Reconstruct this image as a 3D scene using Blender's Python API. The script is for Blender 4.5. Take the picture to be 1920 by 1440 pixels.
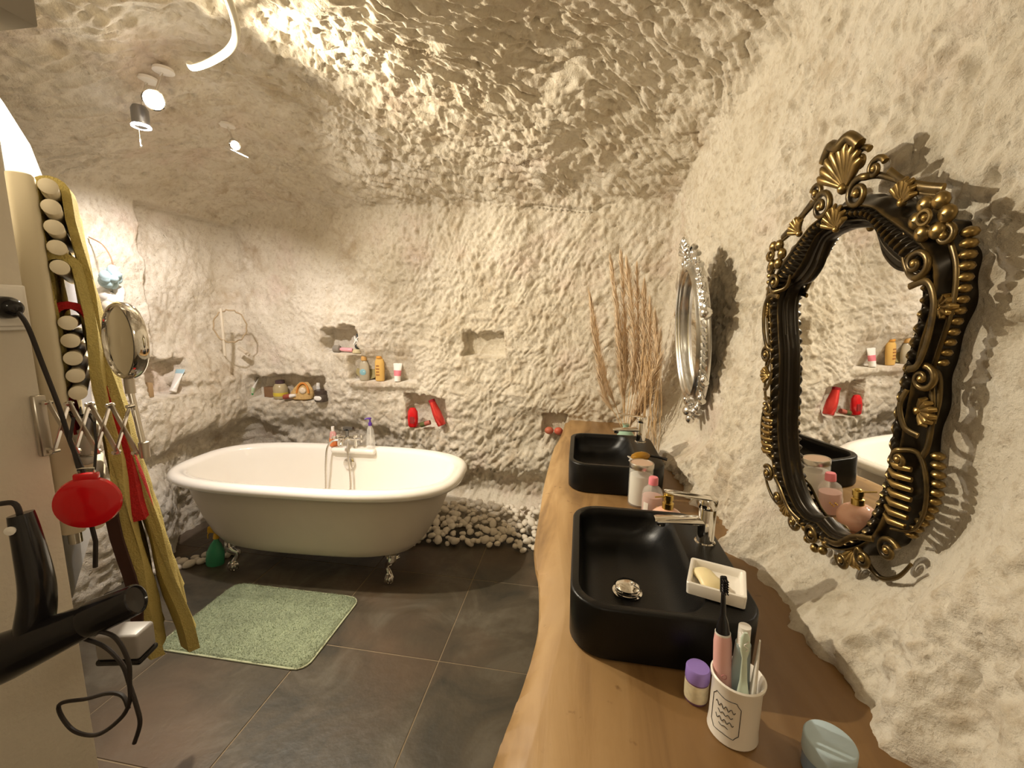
import bpy, bmesh, math, random
import numpy as np
from mathutils import Matrix, Vector

random.seed(7)
RNG = np.random.RandomState(11)
scene = bpy.context.scene
for o in list(bpy.data.objects):
    bpy.data.objects.remove(o)
PI = math.pi

# ------------------------------------------------------------------ camera
cam_d = bpy.data.cameras.new('camera')
cam_d.sensor_width = 36.0
cam_d.lens = 800.0 / 1920.0 * 36.0
cam_d.clip_start = 0.05
cam = bpy.data.objects.new('camera', cam_d)
scene.collection.objects.link(cam)
th, ps, ro = math.radians(9), math.radians(9), math.radians(1)
fw = Vector((-math.sin(ps) * math.cos(th), math.cos(ps) * math.cos(th), -math.sin(th)))
r0 = Vector((math.cos(ps), math.sin(ps), 0))
u0 = r0.cross(fw)
rr = r0 * math.cos(ro) + u0 * math.sin(ro)
uu = -r0 * math.sin(ro) + u0 * math.cos(ro)
cam.matrix_world = Matrix(((rr.x, uu.x, -fw.x, 0), (rr.y, uu.y, -fw.y, 0), (rr.z, uu.z, -fw.z, 1.5), (0, 0, 0, 1)))
scene.camera = cam

# ------------------------------------------------------------------ world, light, exposure
world = bpy.data.worlds.new('world')
scene.world = world
world.use_nodes = True
world.node_tree.nodes['Background'].inputs[0].default_value = (1.0, 0.85, 0.65, 1)
world.node_tree.nodes['Background'].inputs[1].default_value = 0.02
scene.view_settings.view_transform = 'Standard'
scene.view_settings.look = 'None'
scene.view_settings.gamma = 1.0
scene.view_settings.use_curve_mapping = False
scene.view_settings.exposure = 0.52


def point_light(name, loc, power, color, size):
    d = bpy.data.lights.new(name, 'POINT')
    d.energy = power
    d.color = color
    d.shadow_soft_size = size
    o = bpy.data.objects.new(name, d)
    o.location = loc
    scene.collection.objects.link(o)
    return o


def spot_light(name, loc, aim, power, color, size, angle, blend=0.6):
    d = bpy.data.lights.new(name, 'SPOT')
    d.energy = power
    d.color = color
    d.shadow_soft_size = size
    d.spot_size = math.radians(angle)
    d.spot_blend = blend
    o = bpy.data.objects.new(name, d)
    o.location = loc
    o.rotation_euler = (Vector(aim) - Vector(loc)).to_track_quat('-Z', 'Y').to_euler()
    scene.collection.objects.link(o)
    return o


COOL = (1.0, 0.92, 0.88)
WARM = (1.0, 0.885, 0.68)
spot_light('spotlight_beam', (-1.62, 1.515, 2.245), (0.4, 1.1, 1.2), 98, WARM, 0.022, 156)
spot_light('spotlight_beam', (-1.80, 1.62, 2.18), (-2.25, 2.15, 0.9), 52, COOL, 0.03, 122)
spot_light('spotlight_beam', (-1.66, 1.97, 2.27), (-0.7, 2.1, 1.2), 36, (1.0, 0.91, 0.78), 0.03, 168, 1.0)
point_light('fill_light', (-0.25, -0.45, 2.05), 5, WARM, 0.08)  # weak unseen fill, added behind the camera to lift the pillar

# ------------------------------------------------------------------ helpers
LINK = scene.collection.objects.link


def tag(o, label=None, cat=None, group=None, kind=None):
    if label: o['label'] = label
    if cat: o['category'] = cat
    if group: o['group'] = group
    if kind: o['kind'] = kind
    return o


def thing(name, label, cat, loc=(0, 0, 0), rot=None, group=None, mat=None):
    o = bpy.data.objects.new(name, None)
    o.empty_display_size = 0.05
    LINK(o)
    if mat is not None:
        o.matrix_world = mat
    else:
        o.location = loc
        if rot: o.rotation_euler = rot
    return tag(o, label, cat, group)


def basis(origin, ex, ey, ez):
    ex, ey, ez = Vector(ex).normalized(), Vector(ey).normalized(), Vector(ez).normalized()
    return Matrix(((ex.x, ey.x, ez.x, origin[0]), (ex.y, ey.y, ez.y, origin[1]), (ex.z, ey.z, ez.z, origin[2]), (0, 0, 0, 1)))


def along(p, q, roll=0.0):
    """matrix at p whose z axis points to q"""
    z = (Vector(q) - Vector(p)).normalized()
    ref = Vector((0, 0, 1)) if abs(z.z) < 0.95 else Vector((0, 1, 0))
    x = ref.cross(z).normalized()
    y = z.cross(x)
    m = basis(p, x, y, z)
    return m @ Matrix.Rotation(roll, 4, 'Z')


class MB:
    def __init__(s):
        s.v = []
        s.f = []

    def add(s, vs, fs, M=None):
        b = len(s.v)
        if M is not None:
            vs = [tuple(M @ Vector(v)) for v in vs]
        s.v += [tuple(v) for v in vs]
        s.f += [tuple(i + b for i in f) for f in fs]
        return s

    def rings(s, rings, closed=True, cap0=False, cap1=False, M=None, loop=False):
        n = len(rings[0])
        vs = [p for r in rings for p in r]
        fs = []
        m = len(rings)
        for i in range(m if loop else m - 1):
            j = (i + 1) % m
            for k in range(n if closed else n - 1):
                l = (k + 1) % n
                fs.append((i * n + k, i * n + l, j * n + l, j * n + k))
        if cap0: fs.append(tuple(range(n - 1, -1, -1)))
        if cap1: fs.append(tuple((m - 1) * n + k for k in range(n)))
        return s.add(vs, fs, M)

    def lathe(s, prof, seg=24, M=None, sx=1, sy=1):
        rs = []
        for r, z in prof:
            r = max(r, 1e-5)
            rs.append([(r * sx * math.cos(2 * PI * k / seg), r * sy * math.sin(2 * PI * k / seg), z) for k in range(seg)])
        return s.rings(rs, True, prof[0][0] > 1e-4, prof[-1][0] > 1e-4, M)

    def tube(s, pts, r, seg=8, M=None, flat=1.0, caps=True, loop=False):
        pts = [Vector(p) for p in pts]
        n = len(pts)
        rad = [r] * n if isinstance(r, (int, float)) else list(r)
        rs = []
        prev = None
        for i in range(n):
            if loop:
                t = pts[(i + 1) % n] - pts[i - 1]
            else:
                t = pts[min(i + 1, n - 1)] - pts[max(i - 1, 0)]
            if t.length < 1e-9: t = Vector((0, 0, 1))
            t.normalize()
            if prev is None:
                ref = Vector((0, 0, 1)) if abs(t.z) < 0.9 else Vector((0, 1, 0))
                x = ref.cross(t).normalized()
            else:
                x = prev - t * prev.dot(t)
                if x.length < 1e-6: x = Vector((1, 0, 0)).cross(t)
                x.normalize()
            prev = x
            y = t.cross(x)
            rs.append([tuple(pts[i] + x * (math.cos(2 * PI * k / seg) * rad[i]) + y * (math.sin(2 * PI * k / seg) * rad[i] * flat)) for k in range(seg)])
        return s.rings(rs, True, caps and not loop, caps and not loop, M, loop)

    def box(s, c, d, bev=0.0, seg=2, M=None, taper=1.0):
        bm = bmesh.new()
        bmesh.ops.create_cube(bm, size=1.0)
        for v in bm.verts:
            k = taper if v.co.z > 0 else 1.0
            v.co = Vector((v.co.x * d[0] * k, v.co.y * d[1] * k, v.co.z * d[2]))
        if bev > 0:
            bmesh.ops.bevel(bm, geom=list(bm.edges), offset=bev, segments=seg, affect='EDGES', profile=0.5)
        bm.verts.index_update()
        vs = [tuple(v.co + Vector(c)) for v in bm.verts]
        fs = [tuple(v.index for v in f.verts) for f in bm.faces]
        bm.free()
        return s.add(vs, fs, M)

    def ball(s, c, r, seg=16, sc=(1, 1, 1), M=None):
        n = max(6, seg // 2)
        rs = []
        for i in range(n + 1):
            a = -PI / 2 + PI * i / n
            rs.append([(c[0] + sc[0] * r * max(math.cos(a), 1e-4) * math.cos(2 * PI * k / seg), c[1] + sc[1] * r * max(math.cos(a), 1e-4) * math.sin(2 * PI * k / seg), c[2] + sc[2] * r * math.sin(a)) for k in range(seg)])
        return s.rings(rs, True, False, False, M)

    def prism(s, poly, z0, z1, M=None):
        n = len(poly)
        vs = [(x, y, z0) for x, y in poly] + [(x, y, z1) for x, y in poly]
        fs = [(k, (k + 1) % n, n + (k + 1) % n, n + k) for k in range(n)]
        fs += [tuple(range(n - 1, -1, -1)), tuple(range(n, 2 * n))]
        return s.add(vs, fs, M)

    def build(s, name, mat, parent=None, smooth=40, M=None):
        me = bpy.data.meshes.new(name)
        me.from_pydata(s.v, [], s.f)
        me.update()
        if smooth:
            me.polygons.foreach_set('use_smooth', [True] * len(me.polygons))
            me.set_sharp_from_angle(angle=math.radians(smooth))
        me.materials.append(mat)
        o = bpy.data.objects.new(name, me)
        LINK(o)
        if parent is not None: o.parent = parent
        if M is not None:
            if parent is None: o.matrix_world = M
            else: o.matrix_local = M
        return o


def copy_tree(o, parent=None):
    c = o.copy()
    LINK(c)
    c.parent = parent
    for ch in list(o.children):
        copy_tree(ch, c)
    return c


# ------------------------------------------------------------------ materials
def mat_new(name):
    m = bpy.data.materials.new(name)
    m.use_nodes = True
    nt = m.node_tree
    b = nt.nodes['Principled BSDF']
    return m, nt, b


def simple(name, col, rough=0.5, metal=0.0, var=0.08, scale=12.0, bump=0.0, bscale=60.0, trans=0.0, ior=1.45, coat=0.0, alpha=1.0, emit=None, sss=0.0):
    m, nt, b = mat_new(name)
    N = nt.nodes
    L = nt.links
    tc = N.new('ShaderNodeTexCoord')
    nz = N.new('ShaderNodeTexNoise')
    nz.inputs['Scale'].default_value = scale
    nz.inputs['Detail'].default_value = 4
    L.new(tc.outputs['Object'], nz.inputs['Vector'])
    mx = N.new('ShaderNodeMix')
    mx.data_type = 'RGBA'
    mx.inputs['A'].default_value = tuple(max(0, c * (1 - var)) for c in col) + (1,)
    mx.inputs['B'].default_value = tuple(min(1, c * (1 + var)) for c in col) + (1,)
    L.new(nz.outputs['Fac'], mx.inputs['Factor'])
    L.new(mx.outputs['Result'], b.inputs['Base Color'])
    b.inputs['Roughness'].default_value = rough
    b.inputs['Metallic'].default_value = metal
    b.inputs['IOR'].default_value = ior
    b.inputs['Transmission Weight'].default_value = trans
    b.inputs['Coat Weight'].default_value = coat
    b.inputs['Alpha'].default_value = alpha
    if sss:
        b.inputs['Subsurface Weight'].default_value = sss
        b.inputs['Subsurface Radius'].default_value = (0.01, 0.006, 0.003)
    if emit:
        b.inputs['Emission Color'].default_value = tuple(emit[:3]) + (1,)
        b.inputs['Emission Strength'].default_value = emit[3]
    if bump > 0:
        nb = N.new('ShaderNodeTexNoise')
        nb.inputs['Scale'].default_value = bscale
        nb.inputs['Detail'].default_value = 5
        L.new(tc.outputs['Object'], nb.inputs['Vector'])
        bp = N.new('ShaderNodeBump')
        bp.inputs['Strength'].default_value = 1.0
        bp.inputs['Distance'].default_value = bump
        L.new(nb.outputs['Fac'], bp.inputs['Height'])
        L.new(bp.outputs['Normal'], b.inputs['Normal'])
    return m


def rock_material():
    m, nt, b = mat_new('limestone')
    N, L = nt.nodes, nt.links
    geo = N.new('ShaderNodeNewGeometry')
    P = geo.outputs['Position']

    def noise(scale, detail=6, rough=0.6, vec=P, dist=0.0):
        n = N.new('ShaderNodeTexNoise')
        n.inputs['Scale'].default_value = scale
        n.inputs['Detail'].default_value = detail
        n.inputs['Roughness'].default_value = rough
        n.inputs['Distortion'].default_value = dist
        L.new(vec, n.inputs['Vector'])
        return n.outputs['Fac']

    def ramp(fac, stops):
        r = N.new('ShaderNodeValToRGB')
        e = r.color_ramp.elements
        while len(e) < len(stops): e.new(0.5)
        for i, (p, c) in enumerate(stops):
            e[i].position = p
            e[i].color = tuple(c) + (1,)
        L.new(fac, r.inputs['Fac'])
        return r.outputs['Color']

    def mix(a, c, fac, mode='MIX'):
        x = N.new('ShaderNodeMix')
        x.data_type = 'RGBA'
        x.blend_type = mode
        for s, v in (('A', a), ('B', c)):
            if isinstance(v, tuple): x.inputs[s].default_value = v + (1,)
            else: L.new(v, x.inputs[s])
        if isinstance(fac, float): x.inputs['Factor'].default_value = fac
        else: L.new(fac, x.inputs['Factor'])
        return x.outputs['Result']

    def bw(fac, a, c):
        mr = N.new('ShaderNodeMapRange')
        mr.inputs['From Min'].default_value = a
        mr.inputs['From Max'].default_value = c
        L.new(fac, mr.inputs['Value'])
        return mr.outputs['Result']

    base = ramp(noise(1.7, 5), [(0.3, (0.63, 0.56, 0.44)), (0.5, (0.72, 0.655, 0.54)), (0.7, (0.77, 0.71, 0.61))])
    c1 = mix(base, (0.44, 0.33, 0.21), bw(noise(5.5, 7, 0.65, dist=0.4), 0.54, 0.78))
    c2 = mix(c1, (0.68, 0.52, 0.45), bw(noise(2.3, 3), 0.58, 0.92))
    c3a = mix(c2, (0.46, 0.37, 0.26), bw(noise(42, 5, 0.7), 0.52, 0.78))
    c3 = mix(c3a, (0.30, 0.23, 0.16), bw(noise(17, 6, 0.7), 0.62, 0.82))
    c4 = mix(c3, (0.82, 0.77, 0.68), bw(noise(9, 6, 0.6), 0.58, 0.78))
    # hollows of the worked surface painted darker, adding shade the relief lacks
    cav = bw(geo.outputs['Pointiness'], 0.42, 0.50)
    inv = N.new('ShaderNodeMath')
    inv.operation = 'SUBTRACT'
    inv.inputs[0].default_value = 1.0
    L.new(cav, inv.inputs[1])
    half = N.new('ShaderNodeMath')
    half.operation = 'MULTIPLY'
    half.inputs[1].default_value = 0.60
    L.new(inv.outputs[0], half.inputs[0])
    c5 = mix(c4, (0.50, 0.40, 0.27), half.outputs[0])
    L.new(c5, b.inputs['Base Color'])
    b.inputs['Roughness'].default_value = 0.92
    b.inputs['Specular IOR Level'].default_value = 0.2
    # fine relief
    mp = N.new('ShaderNodeMapping')
    mp.inputs['Rotation'].default_value = (0.5, 0.7, 0.4)
    mp.inputs['Scale'].default_value = (38, 24, 30)
    L.new(P, mp.inputs['Vector'])
    h1 = noise(1.0, 8, 0.72, mp.outputs['Vector'], 0.1)
    h2 = noise(110, 4, 0.6)
    vo = N.new('ShaderNodeTexVoronoi')
    vo.inputs['Scale'].default_value = 38
    L.new(P, vo.inputs['Vector'])
    pit = bw(vo.outputs['Distance'], 0.0, 0.25)
    pit_n = bw(noise(12, 3), 0.50, 0.62)
    b1 = N.new('ShaderNodeBump')
    b1.inputs['Distance'].default_value = 0.009
    b1.inputs['Strength'].default_value = 0.8
    L.new(h1, b1.inputs['Height'])
    b2 = N.new('ShaderNodeBump')
    b2.inputs['Distance'].default_value = 0.0035
    L.new(h2, b2.inputs['Height'])
    L.new(b1.outputs['Normal'], b2.inputs['Normal'])
    b3 = N.new('ShaderNodeBump')
    b3.inputs['Distance'].default_value = 0.004
    L.new(pit, b3.inputs['Height'])
    L.new(pit_n, b3.inputs['Strength'])
    L.new(b2.outputs['Normal'], b3.inputs['Normal'])
    L.new(b3.outputs['Normal'], b.inputs['Normal'])
    return m


def tile_material():
    m, nt, b = mat_new('slate_tile')
    N, L = nt.nodes, nt.links
    geo = N.new('ShaderNodeNewGeometry')
    n1 = N.new('ShaderNodeTexNoise')
    n1.inputs['Scale'].default_value = 3.2
    n1.inputs['Detail'].default_value = 7
    n1.inputs['Roughness'].default_value = 0.62
    n1.inputs['Distortion'].default_value = 0.8
    L.new(geo.outputs['Position'], n1.inputs['Vector'])
    r = N.new('ShaderNodeValToRGB')
    e = r.color_ramp.elements
    e[0].position, e[0].color = 0.32, (0.034, 0.031, 0.023, 1)
    e[1].position, e[1].color = 0.74, (0.15, 0.130, 0.098, 1)
    k = e.new(0.52)
    k.color = (0.075, 0.060, 0.040, 1)
    L.new(n1.outputs['Fac'], r.inputs['Fac'])
    n2 = N.new('ShaderNodeTexNoise')
    n2.inputs['Scale'].default_value = 1.6
    n2.inputs['Detail'].default_value = 3
    L.new(geo.outputs['Position'], n2.inputs['Vector'])
    mr = N.new('ShaderNodeMapRange')
    mr.inputs['From Min'].default_value = 0.5
    mr.inputs['From Max'].default_value = 0.75
    L.new(n2.outputs['Fac'], mr.inputs['Value'])
    mx = N.new('ShaderNodeMix')
    mx.data_type = 'RGBA'
    L.new(r.outputs['Color'], mx.inputs['A'])
    mx.inputs['B'].default_value = (0.12, 0.075, 0.045, 1)
    L.new(mr.outputs['Result'], mx.inputs['Factor'])
    L.new(mx.outputs['Result'], b.inputs['Base Color'])
    b.inputs['Roughness'].default_value = 0.42
    n3 = N.new('ShaderNodeTexNoise')
    n3.inputs['Scale'].default_value = 22
    n3.inputs['Detail'].default_value = 6
    L.new(geo.outputs['Position'], n3.inputs['Vector'])
    bp = N.new('ShaderNodeBump')
    bp.inputs['Distance'].default_value = 0.002
    L.new(n3.outputs['Fac'], bp.inputs['Height'])
    L.new(bp.outputs['Normal'], b.inputs['Normal'])
    return m


def wood_material():
    m, nt, b = mat_new('counter_wood')
    N, L = nt.nodes, nt.links
    geo = N.new('ShaderNodeNewGeometry')
    mp = N.new('ShaderNodeMapping')
    mp.inputs['Scale'].default_value = (9, 1.6, 9)
    L.new(geo.outputs['Position'], mp.inputs['Vector'])
    n1 = N.new('ShaderNodeTexNoise')
    n1.inputs['Scale'].default_value = 1.6
    n1.inputs['Detail'].default_value = 6
    n1.inputs['Distortion'].default_value = 0.7
    L.new(mp.outputs['Vector'], n1.inputs['Vector'])
    r = N.new('ShaderNodeValToRGB')
    e = r.color_ramp.elements
    e[0].position, e[0].color = 0.28, (0.19, 0.105, 0.040, 1)
    e[1].position, e[1].color = 0.75, (0.55, 0.36, 0.17, 1)
    k = e.new(0.5)
    k.color = (0.38, 0.23, 0.095, 1)
    L.new(n1.outputs['Fac'], r.inputs['Fac'])
    n2 = N.new('ShaderNodeTexNoise')
    n2.inputs['Scale'].default_value = 26
    n2.inputs['Detail'].default_value = 4
    L.new(geo.outputs['Position'], n2.inputs['Vector'])
    mr = N.new('ShaderNodeMapRange')
    mr.inputs['From Min'].default_value = 0.68
    mr.inputs['From Max'].default_value = 0.78
    L.new(n2.outputs['Fac'], mr.inputs['Value'])
    mx = N.new('ShaderNodeMix')
    mx.data_type = 'RGBA'
    L.new(r.outputs['Color'], mx.inputs['A'])
    mx.inputs['B'].default_value = (0.11, 0.045, 0.015, 1)
    L.new(mr.outputs['Result'], mx.inputs['Factor'])
    # pale sapwood along the natural edge, heartwood behind it darkened to paint in shade
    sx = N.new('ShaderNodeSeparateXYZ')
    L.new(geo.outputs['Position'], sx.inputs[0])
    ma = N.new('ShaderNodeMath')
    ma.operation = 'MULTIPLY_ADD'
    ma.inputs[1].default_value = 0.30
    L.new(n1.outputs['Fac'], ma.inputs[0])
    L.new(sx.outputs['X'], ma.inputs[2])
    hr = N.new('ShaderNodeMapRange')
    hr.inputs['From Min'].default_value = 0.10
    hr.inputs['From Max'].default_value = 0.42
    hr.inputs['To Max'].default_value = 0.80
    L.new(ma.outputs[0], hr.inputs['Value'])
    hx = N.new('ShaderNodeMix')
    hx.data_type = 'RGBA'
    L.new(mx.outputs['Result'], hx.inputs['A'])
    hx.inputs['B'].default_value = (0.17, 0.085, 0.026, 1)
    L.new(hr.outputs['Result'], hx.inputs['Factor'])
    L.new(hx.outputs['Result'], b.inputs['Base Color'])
    b.inputs['Roughness'].default_value = 0.42
    bp = N.new('ShaderNodeBump')
    bp.inputs['Distance'].default_value = 0.003
    L.new(n1.outputs['Fac'], bp.inputs['Height'])
    L.new(bp.outputs['Normal'], b.inputs['Normal'])
    return m


def edged_metal(name, dark, bright, p0=0.48, p1=0.56, rough=0.32, metal_dark=0.6):
    m, nt, b = mat_new(name)
    N, L = nt.nodes, nt.links
    geo = N.new('ShaderNodeNewGeometry')
    tc = N.new('ShaderNodeTexCoord')
    nz = N.new('ShaderNodeTexNoise')
    nz.inputs['Scale'].default_value = 40
    nz.inputs['Detail'].default_value = 5
    L.new(tc.outputs['Object'], nz.inputs['Vector'])
    ad = N.new('ShaderNodeMath')
    ad.operation = 'MULTIPLY_ADD'
    ad.inputs[1].default_value = 0.08
    L.new(nz.outputs['Fac'], ad.inputs[0])
    L.new(geo.outputs['Pointiness'], ad.inputs[2])
    mr = N.new('ShaderNodeMapRange')
    mr.inputs['From Min'].default_value = p0 + 0.04
    mr.inputs['From Max'].default_value = p1 + 0.04
    L.new(ad.outputs[0], mr.inputs['Value'])
    mx = N.new('ShaderNodeMix')
    mx.data_type = 'RGBA'
    mx.inputs['A'].default_value = dark + (1,)
    mx.inputs['B'].default_value = bright + (1,)
    L.new(mr.outputs['Result'], mx.inputs['Factor'])
    L.new(mx.outputs['Result'], b.inputs['Base Color'])
    mm = N.new('ShaderNodeMapRange')
    mm.inputs['To Min'].default_value = metal_dark
    mm.inputs['To Max'].default_value = 1.0
    L.new(mr.outputs['Result'], mm.inputs['Value'])
    L.new(mm.outputs['Result'], b.inputs['Metallic'])
    b.inputs['Roughness'].default_value = rough
    return m


M_ROCK = rock_material()
M_TILE = tile_material()
M_GROUT = simple('grout', (0.25, 0.19, 0.12), 0.9, bump=0.001)
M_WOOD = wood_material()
M_PAINT = simple('white_paint', (0.66, 0.60, 0.50), 0.7, var=0.04, bump=0.0015, bscale=90)
M_PAINT2 = simple('cool_paint', (0.46, 0.45, 0.46), 0.7, var=0.03, bump=0.001, bscale=90)
M_BEAM = simple('grey_beam', (0.30, 0.27, 0.23), 0.7)
M_ENAMEL = simple('tub_enamel', (0.86, 0.82, 0.75), 0.12, var=0.01, coat=0.4)
M_TUBOUT = simple('tub_outside', (0.62, 0.56, 0.47), 0.35, var=0.03)
M_CHROME = simple('chrome', (0.82, 0.80, 0.76), 0.07, 1.0, var=0.02)
M_BRUSHED = simple('brushed_metal', (0.60, 0.56, 0.50), 0.3, 1.0, var=0.06)
M_STONE = simple('black_stone', (0.004, 0.0036, 0.0032), 0.34, var=0.25, scale=30, bump=0.0003, bscale=300)
M_STONE.node_tree.nodes['Principled BSDF'].inputs['Specular IOR Level'].default_value = 0.32
M_GOLD = edged_metal('aged_gold', (0.020, 0.014, 0.007), (0.50, 0.33, 0.11), 0.53, 0.68, 0.30)
M_SILVER = edged_metal('silver_leaf', (0.42, 0.41, 0.38), (0.80, 0.79, 0.76), 0.46, 0.54, 0.24, 0.9)
M_GLASSM = simple('mirror_glass', (0.92, 0.92, 0.90), 0.01, 1.0, var=0.0)
M_WHITEC = simple('white_ceramic', (0.84, 0.79, 0.71), 0.25, var=0.02)
M_PEB = simple('white_pebble', (0.80, 0.73, 0.62), 0.6, var=0.12, scale=30, bump=0.0006)
M_TOWY = simple('yellow_terry', (0.62, 0.50, 0.17), 0.95, var=0.12, scale=25, bump=0.006, bscale=260)
M_TOWR = simple('red_terry', (0.55, 0.02, 0.02), 0.95, var=0.15, scale=25, bump=0.006, bscale=260)
M_MAT = simple('sage_pile', (0.29, 0.33, 0.21), 0.95, var=0.30, scale=9, bump=0.003, bscale=150)
M_MATH = simple('pale_hem', (0.50, 0.52, 0.34), 0.9)
M_BLACKP = simple('black_plastic', (0.010, 0.009, 0.010), 0.16, var=0.2)
M_CORD = simple('black_cord', (0.018, 0.012, 0.010), 0.55)
M_RED = simple('red_gloss', (0.62, 0.008, 0.012), 0.18, coat=0.4)
M_CREAM = simple('cream_metal', (0.70, 0.63, 0.47), 0.4, var=0.03)
M_CREAMCAP = simple('cream_cap', (0.80, 0.72, 0.55), 0.45, var=0.03)
M_WHITEP = simple('white_plastic', (0.82, 0.78, 0.72), 0.35, var=0.02)
M_CLEAR = simple('clear_plastic', (0.93, 0.91, 0.86), 0.06, var=0.01, ior=1.4, alpha=0.26, coat=0.5)
M_GRASS = simple('dried_grass', (0.66, 0.46, 0.25), 0.9, var=0.22, scale=20)
M_PLUME = simple('dried_plume', (0.78, 0.60, 0.40), 0.95, var=0.22, scale=20)


def pm(name, col, rough=0.4, **k):
    return simple(name, col, rough, **k)


# ------------------------------------------------------------------ numpy noise
def _hash(ix, iy, iz):
    h = (ix.astype(np.int64) * 374761393 + iy.astype(np.int64) * 668265263 + iz.astype(np.int64) * 2147483647) & 0xFFFFFFFF
    h = ((h ^ (h >> 13)) * 1274126177) & 0xFFFFFFFF
    h = h ^ (h >> 16)
    return h


def vnoise(p):
    """gradient-free value noise, quintic blend, range about -1..1"""
    i = np.floor(p).astype(np.int64)
    f = p - i
    f = f * f * f * (f * (f * 6 - 15) + 10)
    out = np.zeros(len(p))
    for dx in (0, 1):
        wx = f[:, 0] if dx else 1 - f[:, 0]
        for dy in (0, 1):
            wy = f[:, 1] if dy else 1 - f[:, 1]
            for dz in (0, 1):
                wz = f[:, 2] if dz else 1 - f[:, 2]
                out += wx * wy * wz * (_hash(i[:, 0] + dx, i[:, 1] + dy, i[:, 2] + dz) & 0xFFFF)
    return out / 32767.5 - 1.0


def fbm(p, octs=3, gain=0.5):
    a, s, t = 1.0, 0.0, 0.0
    for k in range(octs):
        s = s + a * vnoise(p + 17.3 * k)
        t += a
        a *= gain
        p = p * 2.03
    return s / t


def sstep(a, b, x):
    t = np.clip((x - a) / (b - a), 0, 1)
    return t * t * (3 - 2 * t)


# ------------------------------------------------------------------ the cave
CC = np.array([-0.90, 1.30, 1.30])
# planes n.(p) = c, outward normals
PL = []


def plane(n, p):
    n = np.array(n, float)
    n /= np.linalg.norm(n)
    PL.append((n, float(n @ np.array(p, float))))


plane((1, 0.09, -0.27), (0.475, 1.5, 0.8))          # 0 right wall, sloping back above the counter
plane((0, 1, 0.04), (0, 2.85, 1.2))                  # 1 back wall
plane((-1, 0.0, 0.02), (-2.5, 2.2, 1.2))             # 2 left wall
plane((0, 0, 1), (0, 0, 2.52))                       # 3 ceiling flat
plane((0, 0.36, 1), (0, 2.85, 2.20))                 # 4 ceiling slope to the back
plane((-0.40, 0, 1), (-2.5, 0, 2.12))                # 5 ceiling slope to the left
plane((0, -1, 0), (0, -0.9, 0))                      # 6 front wall behind the camera
plane((0.55, 0.1, 1), (0.60, 1.5, 2.42))             # 7 haunch over the right wall
plane((1, 0.06, 0.02), (0.655, 1.2, 1.6))            # 8 upper right wall
OWN = ['wall_right', 'wall_back', 'wall_left', 'ceiling', 'ceiling', 'ceiling', 'wall_front', 'ceiling', 'wall_right']
GOLD_O = (0.603, 1.120, 1.5)
GOLD_N = (-0.98975, -0.13290, -0.05234)
SILV_O = (0.500, 2.030, 1.437)
SILV_N = (-0.99619, 0.0, -0.08716)
NICHES = [  # on the back wall: x0, x1, z0, z1, depth
    (-2.56, -1.88, 0.845, 1.03, 0.13),
    (-1.85, -1.565, 1.215, 1.40, 0.13),
    (-1.235, -0.945, 0.69, 0.93, 0.13),
    (-0.80, -0.515, 1.225, 1.385, 0.10),
    (-0.245, -0.075, 0.695, 0.83, 0.12),
]
SHELF = (-1.63, -1.17, 1.02, 1.25, 0.10)
LEFTN = (2.10, 2.36, 0.975, 1.20, 0.14)  # on the left wall: y0, y1, z0, z1


def az_list():
    # angular steps (deg), fine where the photo looks closest
    out = []
    a = -100.0  # measured from +y towards +x
    while a < 260.0:
        out.append(a)
        if 22 <= a < 48: st = 0.20
        elif 48 <= a < 150: st = 0.155 if a < 125 else 0.4
        elif -75 <= a < 22: st = 0.24
        elif -100 <= a < -75: st = 0.5
        else: st = 2.5
        a += st
    return np.radians(np.array(out))


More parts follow.
